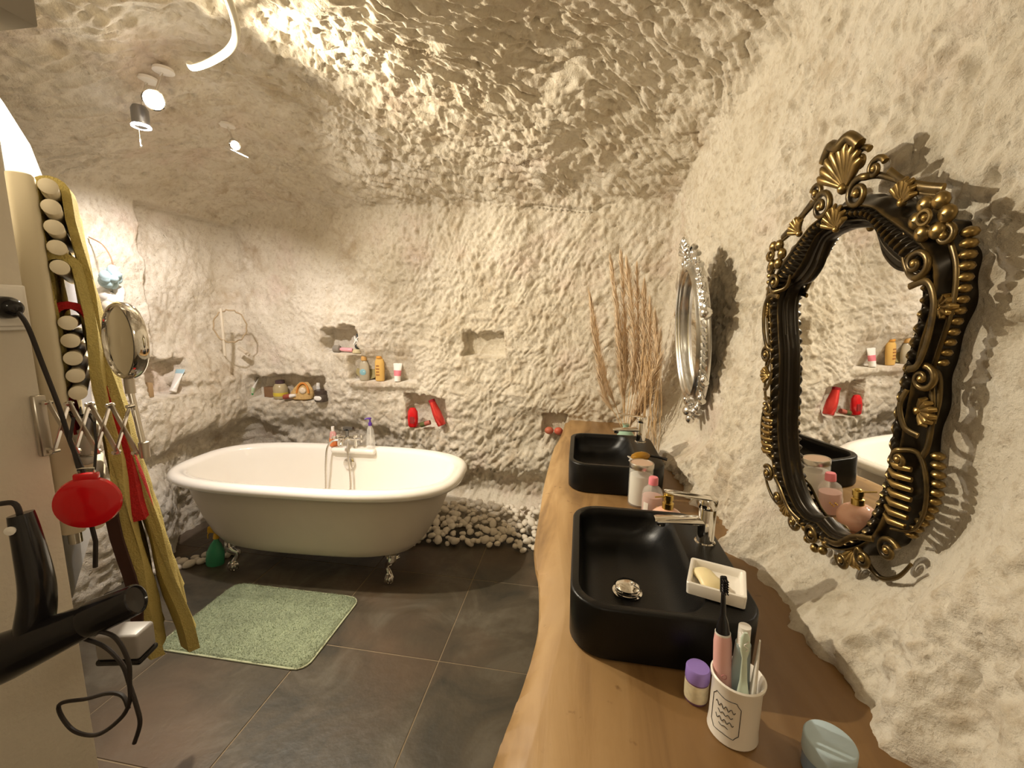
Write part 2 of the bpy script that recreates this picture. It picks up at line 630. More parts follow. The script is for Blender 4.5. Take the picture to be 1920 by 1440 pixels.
def cave():
    az = az_list()
    el = np.radians(np.concatenate([np.arange(-56, -14, 0.33), np.arange(-14, 58, 0.26), np.arange(58, 90.01, 0.5)]))
    nA, nE = len(az), len(el)
    A, E = np.meshgrid(az, el, indexing='ij')
    D = np.stack([np.sin(A) * np.cos(E), np.cos(A) * np.cos(E), np.sin(E)], -1).reshape(-1, 3)
    R = []
    for n, c in PL:
        dn = D @ n
        r = np.where(dn > 1e-3, (c - n @ CC) / np.maximum(dn, 1e-3), 50.0)
        R.append(np.minimum(r, 50.0))
    R = np.array(R)
    k = 0.028
    mn = R.min(0)
    W = np.exp(-(R - mn) / k)
    r = mn - k * np.log(W.sum(0)) + 0.0
    W /= W.sum(0)
    P = CC + D * r[:, None]
    Nn = sum(W[i][:, None] * PL[i][0] for i in range(len(PL)))
    Nn /= np.linalg.norm(Nn, axis=1)[:, None]
    own = R.argmin(0)
    isR, isB, isL = W[0] + W[8], W[1], W[2]
    isC = W[3] + W[4] + W[5] + W[7]
    x, y, z = P[:, 0], P[:, 1], P[:, 2]
    # relief
    d = 0.055 * fbm(P * 1.3, 2) * (1 - 0.55 * isR)
    d += 0.026 * fbm(P * 4.2 + 5, 2) * (1 - 0.25 * isR)
    amp = 1.0 - 0.35 * sstep(-1.2, -2.0, x) * sstep(0.9, 1.4, z)
    amp *= 1.0 + 0.6 * sstep(0.85, 0.45, z) * (isB + isL)
    warp = np.stack([fbm(P * 3 + 31, 2), fbm(P * 3 + 57, 2), fbm(P * 3 + 83, 2)], -1) * 0.08
    Q = P + warp
    ch = np.abs(vnoise(Q * 13.0 + 3))
    d += amp * (0.015 - 0.009 * isR) * (ch - 0.4)
    d += amp * 0.009 * fbm(Q * 27.0 + 9, 2)
    d += amp * 0.0055 * vnoise(Q * 62.0 + 21) + 0.005 * np.clip(vnoise(Q * 80.0 + 61) - 0.25, 0, 1) * (1 + isR) + isR * 0.003 * vnoise(Q * 45.0 + 15)
    # pick marks: stretched ridges whose direction changes over the surface
    s1 = np.stack([Q[:, 0] * 0.8 + Q[:, 1] * 0.6, -Q[:, 0] * 0.6 + Q[:, 1] * 0.8, Q[:, 2]], -1)
    m1 = vnoise(s1 * np.array([6.0, 38.0, 12.0]) + 2)
    m1b = vnoise(s1 * np.array([14.0, 60.0, 12.0]) + 40)
    s2 = np.stack([Q[:, 0] * 0.8 - Q[:, 2] * 0.6, Q[:, 1], Q[:, 0] * 0.6 + Q[:, 2] * 0.8], -1)
    m2 = vnoise(s2 * np.array([44.0, 14.0, 12.0]) + 12)
    s3 = np.stack([Q[:, 0], Q[:, 1] * 0.9 - Q[:, 2] * 0.45, Q[:, 1] * 0.45 + Q[:, 2] * 0.9], -1)
    m3 = vnoise(s3 * np.array([12.0, 26.0, 9.0]) + 8)
    d += isC * amp * (0.013 * (1 - np.abs(m1) * 2) + 0.007 * m1b)
    d += isB * amp * (0.0030 + 0.0035 * sstep(-1.6, -0.4, x)) * (1 - np.abs(m2) * 2)
    d += isR * 0.004 * m3
    # pits
    pn = vnoise(P * 24.0 + 77)
    d += 0.018 * np.clip(pn - 0.55, 0, 1) * 2 * (0.4 + isC + isR)
    pr_ = vnoise(P * np.array([34.0, 34.0, 24.0]) + 41)
    d += isR * 0.030 * np.clip(pr_ - 0.50, 0, 1)
    # larger waves on the lower right wall
    d += isR * 0.055 * fbm(P * np.array([6, 8.5, 3.]) + 91, 2) * sstep(1.30, 0.95, z)
    d += isR * 0.026 * fbm(P * np.array([16, 17, 7.]) + 23, 2) * sstep(1.35, 0.9, z)
    # undercuts behind the bath and beside it
    d += (isB + isL) * 0.10 * sstep(0.76, 0.56, z + 0.10 * fbm(P * 6, 2)) * sstep(-1.15, -1.5, x)
    d += isB * 0.10 * sstep(0.42, 0.25, z + 0.08 * fbm(P * 4, 2)) * sstep(-1.4, -1.1, x)
    d -= isB * 0.26 * sstep(0.20, 0.0, z) * sstep(-1.5, -1.2, x)
    d -= isL * 0.17 * sstep(0.75, 0.25, z) * sstep(2.35, 2.05, y)
    # crease between the ceiling and the back wall
    band = np.abs(z - (2.17 + 0.02 * vnoise(P * 6))) < 0.010
    d += 0.035 * band * isB * sstep(-0.45, -0.35, x) * sstep(0.25, 0.1, x)
    # carved recess in the left wall
    rec = sstep(2.155, 2.175, y + 0.02 * vnoise(P * 8)) * sstep(2.10, 2.085, z + 0.025 * vnoise(P * 3)) * sstep(1.0, 1.3, z)
    d += isL * 0.10 * rec
    P2 = P + Nn * d[:, None]
    # niches: cut straight into the wall
    jx = 0.026 * fbm(P * 14 + 5, 2)
    jz = 0.026 * fbm(P * 16 + 15, 2)
    xx, yy, zz = P2[:, 0].copy(), P2[:, 1].copy(), P2[:, 2].copy()
    push = np.zeros(len(P))
    flat = np.zeros(len(P))
    for (x0, x1, z0, z1, dep) in NICHES:
        mk = sstep(x0 - .004, x0 + .006, xx + jx) * sstep(x1 + .004, x1 - .006, xx + jx) * sstep(z0 - .003, z0 + .003, zz) * sstep(z1 + .006, z1 - .006, zz + jz * 1.6)
        push = np.maximum(push, mk * dep)
        flat = np.maximum(flat, mk)
    x0, x1, z0, z1, dep = SHELF
    mk = sstep(x0 - .006, x0 + .02, xx + jx) * sstep(x1 + .02, x1 - .006, xx + jx) * sstep(z0 - .003, z0 + .003, zz)
    push = np.maximum(push, mk * dep * np.clip(1 - (zz - z0) / (z1 - z0), 0, 1))
    flat = np.maximum(flat, mk * (zz < z1 - 0.05))
    # ledge that carries the shelf
    led = sstep(x0 - .03, x0 + .02, xx) * sstep(x1 + .03, x1 - .02, xx) * sstep(z0 - .07, z0 - .03, zz) * sstep(z0 + .003, z0 - .003, zz)
    onB = (W[1] > 0.4)
    # inside a niche the wall is nearly plane
    P2[:, 1] = np.where(onB, P2[:, 1] * (1 - 0.7 * flat) + (2.85) * 0.7 * flat + push - 0.03 * led, P2[:, 1])
    y0, y1, z0, z1, dep = LEFTN
    onL = (W[2] > 0.4)
    mk = sstep(y0 - .004, y0 + .008, yy + jx) * sstep(y1 + .03, y1 - .004, yy + jx * 2) * sstep(z0 - .003, z0 + .003, zz) * sstep(z1 + .03, z1 - .01, zz + jz * 2)
    P2[:, 0] = np.where(onL, P2[:, 0] - dep * mk, P2[:, 0])
    # the wall stays behind the two hung mirrors
    for og, ng, hh_, rx_, rz_ in ((GOLD_O, GOLD_N, 0.030, 0.38, 0.60), (SILV_O, SILV_N, 0.030, 0.34, 0.50)):
        og, ng = np.array(og), np.array(ng)
        rel = P2 - og
        sd = rel @ ng
        wgt = sstep(1.25, 0.95, np.hypot(rel[:, 1] / rx_, rel[:, 2] / rz_)) * (isR > 0.4)
        ex_ = np.clip(sd + hh_, 0, None) * wgt
        P2 = P2 - ex_[:, None] * ng
    P2 = P2.reshape(nA, nE, 3)
    own = own.reshape(nA, nE)
    idx = np.arange(nA * nE).reshape(nA, nE)
    q = np.stack([idx[:-1, :-1], idx[:-1, 1:], idx[1:, 1:], idx[1:, :-1]], -1)
    last = np.stack([idx[-1, :-1], idx[-1, 1:], idx[0, 1:], idx[0, :-1]], -1)[None]
    q = np.concatenate([q, last], 0).reshape(-1, 4)
    ow = own[:, :-1].reshape(-1)
    Pf = P2.reshape(-1, 3)
    zq = Pf[q][:, :, 2].max(1)
    keep = zq > -0.12
    res = {}
    for nm in set(OWN):
        ids = [i for i in range(len(OWN)) if OWN[i] == nm]
        sel = keep & np.isin(ow, ids)
        res[nm] = q[sel]
    return Pf, res


def big_mesh(name, V, F, mat):
    u, inv = np.unique(F.reshape(-1), return_inverse=True)
    me = bpy.data.meshes.new(name)
    nf = len(F)
    me.vertices.add(len(u))
    me.vertices.foreach_set('co', V[u].astype(np.float32).reshape(-1))
    me.loops.add(nf * 4)
    me.loops.foreach_set('vertex_index', inv.astype(np.int32).reshape(-1))
    me.polygons.add(nf)
    me.polygons.foreach_set('loop_start', np.arange(nf, dtype=np.int32) * 4)
    me.polygons.foreach_set('loop_total', np.full(nf, 4, dtype=np.int32))
    me.polygons.foreach_set('use_smooth', np.ones(nf, dtype=bool))
    me.update(calc_edges=True)
    me.validate()
    me.materials.append(mat)
    o = bpy.data.objects.new(name, me)
    LINK(o)
    o['kind'] = 'structure'
    return o


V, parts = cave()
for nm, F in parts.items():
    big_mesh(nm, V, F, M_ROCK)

# floor: grout bed and 60 cm tiles, joints through (-0.556, 1.59)
fl = MB().box((-1.1, 1.0, -0.0265), (4.6, 5.0, 0.05)).build('floor', M_GROUT, smooth=0)
fl['kind'] = 'structure'
tmesh = None
for i in range(-4, 3):
    for j in range(-5, 4):
        cx, cy = -0.556 + 0.6 * i + 0.3, 1.592 + 0.6 * j + 0.3
        if cy < -1.3 or cy > 3.4: continue
        if tmesh is None:
            t = MB().box((0, 0, 0), (0.5955, 0.5955, 0.012), 0.0012, 1).build('tile', M_TILE, fl, smooth=0)
            tmesh = t.data
        else:
            t = bpy.data.objects.new('tile', tmesh)
            LINK(t)
            t.parent = fl
        t.location = (cx, cy, -0.0055 + random.uniform(-0.0004, 0.0004))

# near painted pillar, beam and the painted wall piece behind the towel warmer
p = MB().box((-1.33, -0.13, 1.05), (0.60, 1.58, 2.1), 0.006).build('wall_left_near', M_PAINT)
p['kind'] = 'structure'
p = MB().box((-1.28, 0.0, 2.30), (0.62, 1.40, 0.62), 0.004).build('trim_1', M_BEAM)
p['kind'] = 'structure'
K0, K1 = Vector((-1.29, 0.825, 0)), Vector((-1.85, 1.32, 0))
dk = (K1 - K0).normalized()
nk = Vector((-dk.y, dk.x, 0))
Mw = basis(K0, dk, (0, 0, 1), nk * (-1 if nk.x < 0 else 1))
poly = [(0, 0.75), (0.90, 0.75), (0.90, 1.64), (0.75, 1.77), (0.566, 1.87), (0.36, 1.955), (0.10, 1.975), (0, 1.975)]
w = MB().prism(poly, -0.30, 0.0, Mw)
w = w.build('wall_left_far', M_PAINT2, smooth=0)
w['kind'] = 'structure'

# ------------------------------------------------------------------ bathtub
TUBM = basis((-1.49, 2.245, 0), (math.cos(math.radians(3.2)), math.sin(math.radians(3.2)), 0), (-math.sin(math.radians(3.2)), math.cos(math.radians(3.2)), 0), (0, 0, 1))


def sup(a, b, n, k, seg, z, dy=0):
    t = 2 * PI * k / seg
    c, s = math.cos(t), math.sin(t)
    return (a * abs(c) ** (2 / n) * (1 if c >= 0 else -1), dy + b * abs(s) ** (2 / n) * (1 if s >= 0 else -1), z)


def rnd_ring(a, b, n, z, seg=96):
    return [sup(a, b, n, k, seg, z) for k in range(seg)]


tub = thing('bathtub', 'white freestanding roll-top bathtub standing on chrome claw feet by the back rock wall', 'bathtub', mat=TUBM)
rings = []
for a, b, n, z in [(0.775, 0.345, 3.2, 0.575), (0.770, 0.34, 3.2, 0.54), (0.745, 0.328, 3.2, 0.45), (0.70, 0.310, 3.3, 0.34), (0.645, 0.290, 3.4, 0.24), (0.595, 0.270, 3.4, 0.185), (0.53, 0.240, 3.3, 0.160), (0.42, 0.18, 3.0, 0.150), (0.02, 0.01, 2, 0.148)]:
    rings.append(rnd_ring(a, b, n, z))
MB().rings(rings, True, False, True).build('tub_body', M_TUBOUT, tub, 60)
rings = []
for k in range(9):
    a = math.radians(-115 + k * (230 / 8))
    off, zz = 0.030 * math.cos(a), 0.030 * math.sin(a)
    rings.append(rnd_ring(0.810 + off * 1.1 + 0.012, 0.362 + off * 1.1 + 0.012, 3.1, 0.582 + zz))
for a, b, n, z in [(0.780, 0.338, 3.1, 0.603), (0.770, 0.328, 3.1, 0.585), (0.750, 0.318, 3.1, 0.52), (0.70, 0.295, 3.1, 0.40), (0.64, 0.27, 3.0, 0.27), (0.56, 0.235, 2.8, 0.205), (0.40, 0.16, 2.6, 0.185), (0.02, 0.01, 2, 0.18)]:
    rings.append(rnd_ring(a, b, n, z))
MB().rings(rings, True, False, True).build('rim', M_ENAMEL, tub, 60)
dk_ = MB().box((0.03, 0.348, 0.588), (0.31, 0.105, 0.036), 0.017, 4)
dk_.build('tap_deck', M_ENAMEL, tub)
MB().lathe([(0.0, -0.004), (0.039, -0.002), (0.039, 0.006), (0.028, 0.011), (0.0, 0.013)], 28, along((0.005, 0.303, 0.505), (0.005, 0.0, 0.54))).build('overflow_plate', M_CHROME, tub)


def claw_foot(sx, sy):
    mb = MB()
    # bracket fan against the tub, S-shaped leg, toes over a ball; local: foot base at origin, tub lies towards -x,+y
    mb.ball((0, 0, 0.030), 0.023, 16)
    mb.lathe([(0.013, 0.0), (0.014, 0.006), (0.009, 0.012), (0.012, 0.02)], 12)
    path = [(0, 0, 0.045), (-0.006, 0.004, 0.062), (-0.018, 0.012, 0.085), (-0.016, 0.012, 0.108), (0.006, 0.0, 0.128), (0.018, -0.004, 0.15), (0.020, 0.0, 0.175)]
    path = [(-x if False else x, y, z) for x, y, z in path]
    mb.tube(path, [0.018, 0.015, 0.014, 0.017, 0.022, 0.026, 0.020], 12, flat=0.8)
    for k in range(5):
        a = -PI / 2 + (k - 2) * 0.62 - 0.4
        c, s = math.cos(a), math.sin(a)
        mb.tube([(0, 0, 0.056), (c * 0.016, s * 0.016, 0.054), (c * 0.026, s * 0.026, 0.036), (c * 0.026, s * 0.026, 0.018), (c * 0.018, s * 0.018, 0.006)], [0.006, 0.0075, 0.007, 0.006, 0.003], 8)
    for k in range(7):
        a = math.radians(-70 + k * 24)
        l = 0.052 if k % 2 else 0.044
        dx, dz = math.sin(a) * l, math.cos(a) * l * 0.55
        mb.tube([(0.012, 0, 0.135), (0.012 + dx * 0.5, 0.005, 0.145 + dz * 0.6), (0.012 + dx, 0.016, 0.150 + dz)], [0.014, 0.012, 0.005], 8, flat=0.6)
    return mb


for sx, sy in ((1, -1), (-1, -1), (1, 1), (-1, 1)):
    mb = claw_foot(sx, sy)
    mb.v = [(x * sx, -y * sy, z) for x, y, z in mb.v]
    if sx * -sy < 0: mb.f = [f[::-1] for f in mb.f]
    f = mb.build('claw_foot', M_CHROME, tub)
    f.location = (0.475 * sx, 0.200 * sy, 0)

# bath mixer on the tap deck with its hose
bx, by, bz = -0.02, 0.335, 0.6075


def tp(x, y, z):
    return tuple(TUBM @ Vector((x, y, z)))


mix = thing('bath_mixer', 'chrome bath mixer tap with cross handles on the back rim of the bathtub', 'tap', mat=TUBM @ Matrix.Translation((bx, by, bz)))
mb = MB()
for sx in (-0.06, 0.06):
    mb.lathe([(0.022, 0), (0.022, 0.006), (0.012, 0.010), (0.011, 0.05), (0.016, 0.055), (0.016, 0.085), (0, 0.088)], 18, Matrix.Translation((sx, 0, 0)))
mb.tube([(-0.075, 0, 0.062), (0.075, 0, 0.062)], 0.016, 16)
mb.build('mixer_body', M_CHROME, mix)
for sx in (-1, 1):
    mb = MB().tube([(sx * 0.075, 0, 0.062), (sx * 0.105, 0, 0.062)], [0.013, 0.011], 14)
    for a in (0, PI / 2):
        mb.tube([(sx * 0.10, math.cos(a) * -0.026, 0.062 + math.sin(a) * -0.026), (sx * 0.10, math.cos(a) * 0.026, 0.062 + math.sin(a) * 0.026)], 0.006, 10)
    mb.build('handle', M_CHROME, mix)
MB().tube([(0, 0, 0.062), (0, -0.03, 0.066), (0, -0.07, 0.06), (0, -0.085, 0.04)], [0.013, 0.013, 0.012, 0.012], 14).build('spout', M_CHROME, mix)
MB().tube([(0.0, 0.0, 0.075), (0.0, 0.0, 0.115), (0.0, 0.0, 0.12)], [0.01, 0.012, 0.018], 14).tube([(-0.02, 0.01, 0.125), (0.05, -0.01, 0.135)], [0.016, 0.010], 14).build('diverter', pm('dark_chrome', (0.2, 0.2, 0.2), 0.15, metal=1.0), mix)
hp = [(-0.045, -0.02, 0.05), (-0.09, -0.03, 0.045), (-0.115, -0.055, 0.0), (-0.118, -0.075, -0.10), (-0.120, -0.085, -0.25), (-0.11, -0.12, -0.385), (-0.03, -0.17, -0.40), (0.05, -0.14, -0.385), (0.055, -0.09, -0.26), (0.045, -0.07, -0.14), (0.03, -0.06, -0.03), (0.02, -0.03, 0.04)]


def spline(pts, n=8):
    pts = [Vector(p) for p in pts]
    out = []
    for i in range(len(pts) - 1):
        p0, p1, p2, p3 = pts[max(i - 1, 0)], pts[i], pts[i + 1], pts[min(i + 2, len(pts) - 1)]
        for k in range(n):
            t = k / n
            out.append(0.5 * ((2 * p1) + (-p0 + p2) * t + (2 * p0 - 5 * p1 + 4 * p2 - p3) * t * t + (-p0 + 3 * p1 - 3 * p2 + p3) * t ** 3))
    out.append(pts[-1])
    return out


sp = spline(hp, 14)
MB().tube(sp, [0.0062 if k % 2 else 0.0072 for k in range(len(sp))], 10).build('shower_hose', M_BRUSHED, mix)


# bottles ------------------------------------------------------------
def on(M, prof, seg, name, mat, parent, sx=1, sy=1, label=None):
    o = MB().lathe(prof, seg, M, sx, sy).build(name, mat, parent)
    if label: o['label'] = label
    return o


b = thing('pump_bottle', 'slim clear bottle with a violet pump on the bathtub rim', 'bottle', tp(0.145, 0.335, 0.6075), rot=(0, 0, 0.5))
on(None, [(0, 0), (0.027, 0.0), (0.030, 0.006), (0.028, 0.06), (0.022, 0.13), (0.012, 0.150), (0.010, 0.158), (0, 0.158)], 24, 'body', M_CLEAR, b, 1.0, 0.75)
M_VIO = pm('violet_plastic', (0.10, 0.035, 0.30), 0.3)
mb = MB().lathe([(0, 0.156), (0.012, 0.156), (0.012, 0.176), (0.006, 0.178), (0.005, 0.198), (0.009, 0.2), (0.009, 0.210), (0, 0.211)], 16)
mb.tube([(0, 0, 0.205), (-0.022, 0, 0.206), (-0.034, 0, 0.200)], [0.007, 0.005, 0.004], 10)
mb.build('pump', M_VIO, b)
MB().tube([(0, 0, 0.155), (0, 0, 0.02)], 0.002, 6).build('dip_tube', M_WHITEP, b)
b = thing('soap_bottle', 'orange and pink bottle with a white cap on the bathtub rim beside the mixer tap', 'bottle', tp(-0.125, 0.345, 0.6075))
on(None, [(0, 0), (0.026, 0), (0.028, 0.006), (0.028, 0.045), (0.024, 0.06), (0, 0.062)], 20, 'body', pm('orange_plastic', (0.75, 0.22, 0.06), 0.35), b, 1, 0.7)
on(None, [(0, 0.060), (0.024, 0.060), (0.022, 0.09), (0.012, 0.105), (0, 0.105)], 20, 'shoulder', pm('pink_clear', (0.85, 0.45, 0.42), 0.2, trans=0.3), b, 1, 0.7)
on(None, [(0, 0.104), (0.011, 0.104), (0.010, 0.135), (0, 0.137)], 16, 'cap', M_WHITEP, b)

# bath mat ------------------------------------------------------------
mat_o = thing('bath_mat', 'sage green fluffy bath mat lying on the dark tiles in front of the bathtub', 'bath mat', (-1.465, 1.672, 0.001), rot=(0, 0, 0.01))
mw, mh, nx, ny = 0.365, 0.238, 110, 72
vs, fs = [], []
gx, gy = np.meshgrid(np.linspace(-1, 1, nx), np.linspace(-1, 1, ny), indexing='ij')
gx, gy = gx.ravel(), gy.ravel()
# rounded rectangle mapping
cr = 0.055
X, Y = gx * mw, gy * mh
ex, ey = np.clip(np.abs(X) - (mw - cr), 0, None), np.clip(np.abs(Y) - (mh - cr), 0, None)
rad = np.hypot(ex, ey)
mxr = np.maximum(ex, ey)
sc_ = np.where(rad > 1e-6, mxr / np.maximum(rad, 1e-6), 1.0)
X = np.sign(X) * (np.abs(X) - ex + ex * sc_)
Y = np.sign(Y) * (np.abs(Y) - ey + ey * sc_)
edge = np.minimum(np.minimum(mw * (1 - np.abs(gx)), mh * (1 - np.abs(gy))) / 0.02, 1)
pp = np.stack([X, Y, X * 0], -1)
Z = 0.006 + 0.012 * np.sqrt(edge) + 0.004 * vnoise(pp * 30) + 0.003 * vnoise(pp * 90) * edge
for k in range(len(X)): vs.append((X[k], Y[k], max(Z[k], 0.003)))
for i in range(nx - 1):
    for j in range(ny - 1):
        fs.append((i * ny + j, (i + 1) * ny + j, (i + 1) * ny + j + 1, i * ny + j + 1))
MB().add(vs, fs).build('pile', M_MAT, mat_o, 0)
tv, tf = [], []
for k in range(40000):
    i = RNG.randint(len(X))
    a = RNG.rand() * 2 * PI
    x, y, z = X[i] + RNG.uniform(-.004, .004), Y[i] + RNG.uniform(-.004, .004), Z[i] - 0.002
    l, wd = RNG.uniform(0.004, 0.008), 0.0011
    lean = 0.006 * vnoise(np.array([[x * 8, y * 8, 3.0]]))[0] if k % 8 == 0 else lean
    c, s = math.cos(a), math.sin(a)
    n = len(tv)
    tv += [(x - c * wd, y - s * wd, z), (x + c * wd, y + s * wd, z), (x + lean * 1.3 + RNG.uniform(-.003, .003), y + lean + RNG.uniform(-.003, .003), z + l)]
    tf.append((n, n + 1, n + 2))
o = MB().add(tv, tf).build('pile_tufts', M_MAT, mat_o, 0)
o['kind'] = 'stuff'
hem = []
for k in range(120):
    t = 2 * PI * k / 120
    c, s = math.cos(t), math.sin(t)
    m_ = max(abs(c), abs(s))
    px, py = c / m_ * (mw + 0.002), s / m_ * (mh + 0.002)
    ex_, ey_ = max(abs(px) - (mw - cr), 0), max(abs(py) - (mh - cr), 0)
    rd = math.hypot(ex_, ey_)
    if rd > 1e-6:
        q_ = max(ex_, ey_) / rd
        px = math.copysign(abs(px) - ex_ + ex_ * q_, px)
        py = math.copysign(abs(py) - ey_ + ey_ * q_, py)
    hem.append((px, py, 0.004))
MB().tube(hem, 0.004, 8, loop=True).build('hem', M_MATH, mat_o)


# ------------------------------------------------------------------ pebbles
def pebble_mesh(seed):
    bm = bmesh.new()
    bmesh.ops.create_icosphere(bm, subdivisions=2, radius=1.0)
    co = np.array([v.co[:] for v in bm.verts])
    nn = fbm(co * 1.2 + seed * 7.7, 2)
    for v, k in zip(bm.verts, nn):
        v.co *= (1 + 0.22 * k)
        v.co.z *= 0.62
        v.co.y *= 0.82
    me = bpy.data.meshes.new('pebble')
    bm.to_mesh(me)
    bm.free()
    me.polygons.foreach_set('use_smooth', [True] * len(me.polygons))
    me.materials.append(M_PEB)
    return me


PM = [pebble_mesh(k) for k in range(7)]
peb_n = 0


def pebble(x, y, z, s, label, group):
    global peb_n
    o = bpy.data.objects.new('pebble', PM[peb_n % 7])
    LINK(o)
    o.location = (x, y, z + s * 0.5)
    o.scale = (s, s, s)
    o.rotation_euler = (random.uniform(-.5, .5), random.uniform(-.5, .5), random.uniform(0, 6.3))
    tag(o, label, 'pebble', group)
    peb_n += 1


placed = []
tries = 0
while len(placed) < 270 and tries < 90000:
    tries += 1
    x = random.uniform(-1.20, -0.06)
    y = random.uniform(2.50, 2.87)
    s = random.uniform(0.020, 0.036)
    fr = 2.53 + 0.02 * math.sin(x * 9) - 0.03 * (x < -0.9)
    if y < fr: continue
    lay = max(0, (y - fr)) * 0.42
    z = (lay if lay < 0.13 else 0.13) + (0.016 if len(placed) >= 140 else 0)
    if any((x - a) ** 2 + (y - b_) ** 2 < ((0.62 if len(placed) < 140 else 0.40) * (s + c_)) ** 2 for a, b_, c_ in placed): continue
    placed.append((x, y, s))
    pebble(x, y, z, s, 'white pebble in the bank of stones between the bathtub and the wooden counter', 'white pebbles piled along the back wall')
placed2 = []
tries = 0
while len(placed2) < 26 and tries < 4000:
    tries += 1
    t = random.random()
    x, y = -2.44 + 0.36 * t + random.uniform(-.04, .03), 1.885 + 0.27 * t + random.uniform(-.02, .06)
    s = random.uniform(0.022, 0.036)
    if any((x - a) ** 2 + (y - b_) ** 2 < (0.8 * (s + c_)) ** 2 for a, b_, c_ in placed2): continue
    placed2.append((x, y, s))
    pebble(x, y, 0, s, 'white pebble in the short row at the foot of the rock beside the towels', 'white pebbles below the towel side rock')

# spray bottle under the tub end
b = thing('spray_bottle', 'green bottle with a yellow trigger top on the floor behind the near claw foot', 'bottle', (-2.11, 2.05, 0), rot=(0, 0.12, 0.4))
on(None, [(0, 0), (0.045, 0.0), (0.050, 0.01), (0.048, 0.08), (0.030, 0.13), (0.014, 0.155), (0.013, 0.17), (0, 0.17)], 22, 'body', pm('green_clear', (0.10, 0.50, 0.27), 0.15, trans=0.35), b, 1, 0.7)
mb = MB().lathe([(0, 0.168), (0.017, 0.168), (0.016, 0.195), (0.012, 0.2), (0, 0.2)], 16)
mb.box((-0.01, 0, 0.222), (0.075, 0.022, 0.04), 0.008)
mb.tube([(-0.03, 0, 0.215), (-0.045, 0, 0.19), (-0.043, 0, 0.165)], [0.007, 0.006, 0.004], 8, flat=0.6)
mb.build('trigger_head', pm('yellow_plastic', (0.70, 0.42, 0.03), 0.4), b)

# ------------------------------------------------------------------ counter
outer = [(-0.120, 0.20), (-0.125, 0.45), (-0.115, 0.584), (-0.101, 0.673), (-0.084, 0.771), (-0.072, 0.912), (-0.086, 1.075), (-0.107, 1.175), (-0.122, 1.296), (-0.127, 1.531), (-0.134, 1.857), (-0.126, 2.30), (-0.098, 2.62), (-0.085, 2.93)]
inner = [(-0.070, 0.20), (-0.068, 0.45), (-0.058, 0.565), (-0.042, 0.66), (-0.022, 0.80), (-0.010, 0.912), (-0.016, 1.05), (-0.030, 1.175), (-0.045, 1.32), (-0.060, 1.53), (-0.070, 1.857), (-0.075, 2.30), (-0.055, 2.62), (-0.04, 2.93)]
os_ = [tuple(v) for v in spline([(a, b_, 0) for a, b_ in outer], 8)]
is_ = [tuple(v) for v in spline([(a, b_, 0) for a, b_ in inner], 8)]
rings = []
for k, (o_, i_) in enumerate(zip(os_, is_)):
    wv = 0.0015 * math.sin(k * 0.9) + 0.001 * math.sin(k * 2.3)
    y = i_[1]
    rings.append([(0.66, y, 0.735), (o_[0] + 0.06, o_[1], 0.735), (o_[0] + 0.015, o_[1], 0.742), (o_[0], o_[1], 0.757 + wv), (o_[0] + 0.004 + wv, o_[1], 0.768), ((o_[0] + i_[0]) / 2, (o_[1] + y) / 2, 0.786 + wv), (i_[0] - 0.004, y, 0.7975), (i_[0] + 0.002, y, 0.800), (0.10, y, 0.8), (0.66, y, 0.8)])
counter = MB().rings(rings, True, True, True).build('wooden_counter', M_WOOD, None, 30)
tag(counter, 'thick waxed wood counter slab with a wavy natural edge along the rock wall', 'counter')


# ------------------------------------------------------------------ sinks
def rr_ring(x0, x1, y0, y1, r, z, seg=8):
    out = []
    for cx, cy, a0 in ((x1 - r, y1 - r, 0), (x0 + r, y1 - r, 90), (x0 + r, y0 + r, 180), (x1 - r, y0 + r, 270)):
        for k in range(seg + 1):
            a = math.radians(a0 + 90 * k / seg)
            out.append((cx + r * math.cos(a), cy + r * math.sin(a), z))
    return out


def make_sink(name, label, loc, rot):
    s = thing(name, label, 'sink', loc, rot=(0, 0, rot))
    # local: x 0..0.38 away from the room, y -0.245..0.245, z 0..0.12
    X0, X1, Y0, Y1 = 0.0, 0.385, -0.245, 0.245
    rg = [rr_ring(X0 + 0.012, X1 - 0.012, Y0 + 0.012, Y1 - 0.012, 0.075, 0), rr_ring(X0 + 0.002, X1 - 0.002, Y0 + 0.002, Y1 - 0.002, 0.08, 0.006), rr_ring(X0, X1, Y0, Y1, 0.08, 0.115), rr_ring(X0 + 0.002, X1 - 0.002, Y0 + 0.002, Y1 - 0.002, 0.08, 0.119), rr_ring(X0 + 0.005, X1 - 0.005, Y0 + 0.005, Y1 - 0.005, 0.078, 0.12)]
    # inner basin: its far side (deck side) bulges
    def bas(inset, xr, r, z):
        return rr_ring(X0 + inset, xr, Y0 + inset, Y1 - inset, r, z)
    rg += [bas(0.018, 0.285, 0.068, 0.12), bas(0.0195, 0.282, 0.067, 0.118), bas(0.022, 0.272, 0.067, 0.10), bas(0.026, 0.255, 0.066, 0.07), bas(0.036, 0.232, 0.065, 0.045), bas(0.055, 0.205, 0.06, 0.034), bas(0.085, 0.175, 0.04, 0.031)]
    MB().rings(rg, True, True, True).build('basin', M_STONE, s, 50)
    M = Matrix.Translation((0.140, -0.045, 0.030))
    on(M, [(0, 0.0), (0.033, 0.0), (0.036, 0.003), (0.030, 0.0045), (0.026, 0.002), (0, 0.002)], 28, 'drain_ring', M_CHROME, s)
    on(M, [(0, 0.003), (0.010, 0.003), (0.010, 0.014), (0.029, 0.015), (0.031, 0.018), (0.026, 0.022), (0.012, 0.0245), (0, 0.025)], 28, 'drain_plug', M_CHROME, s)
    return s


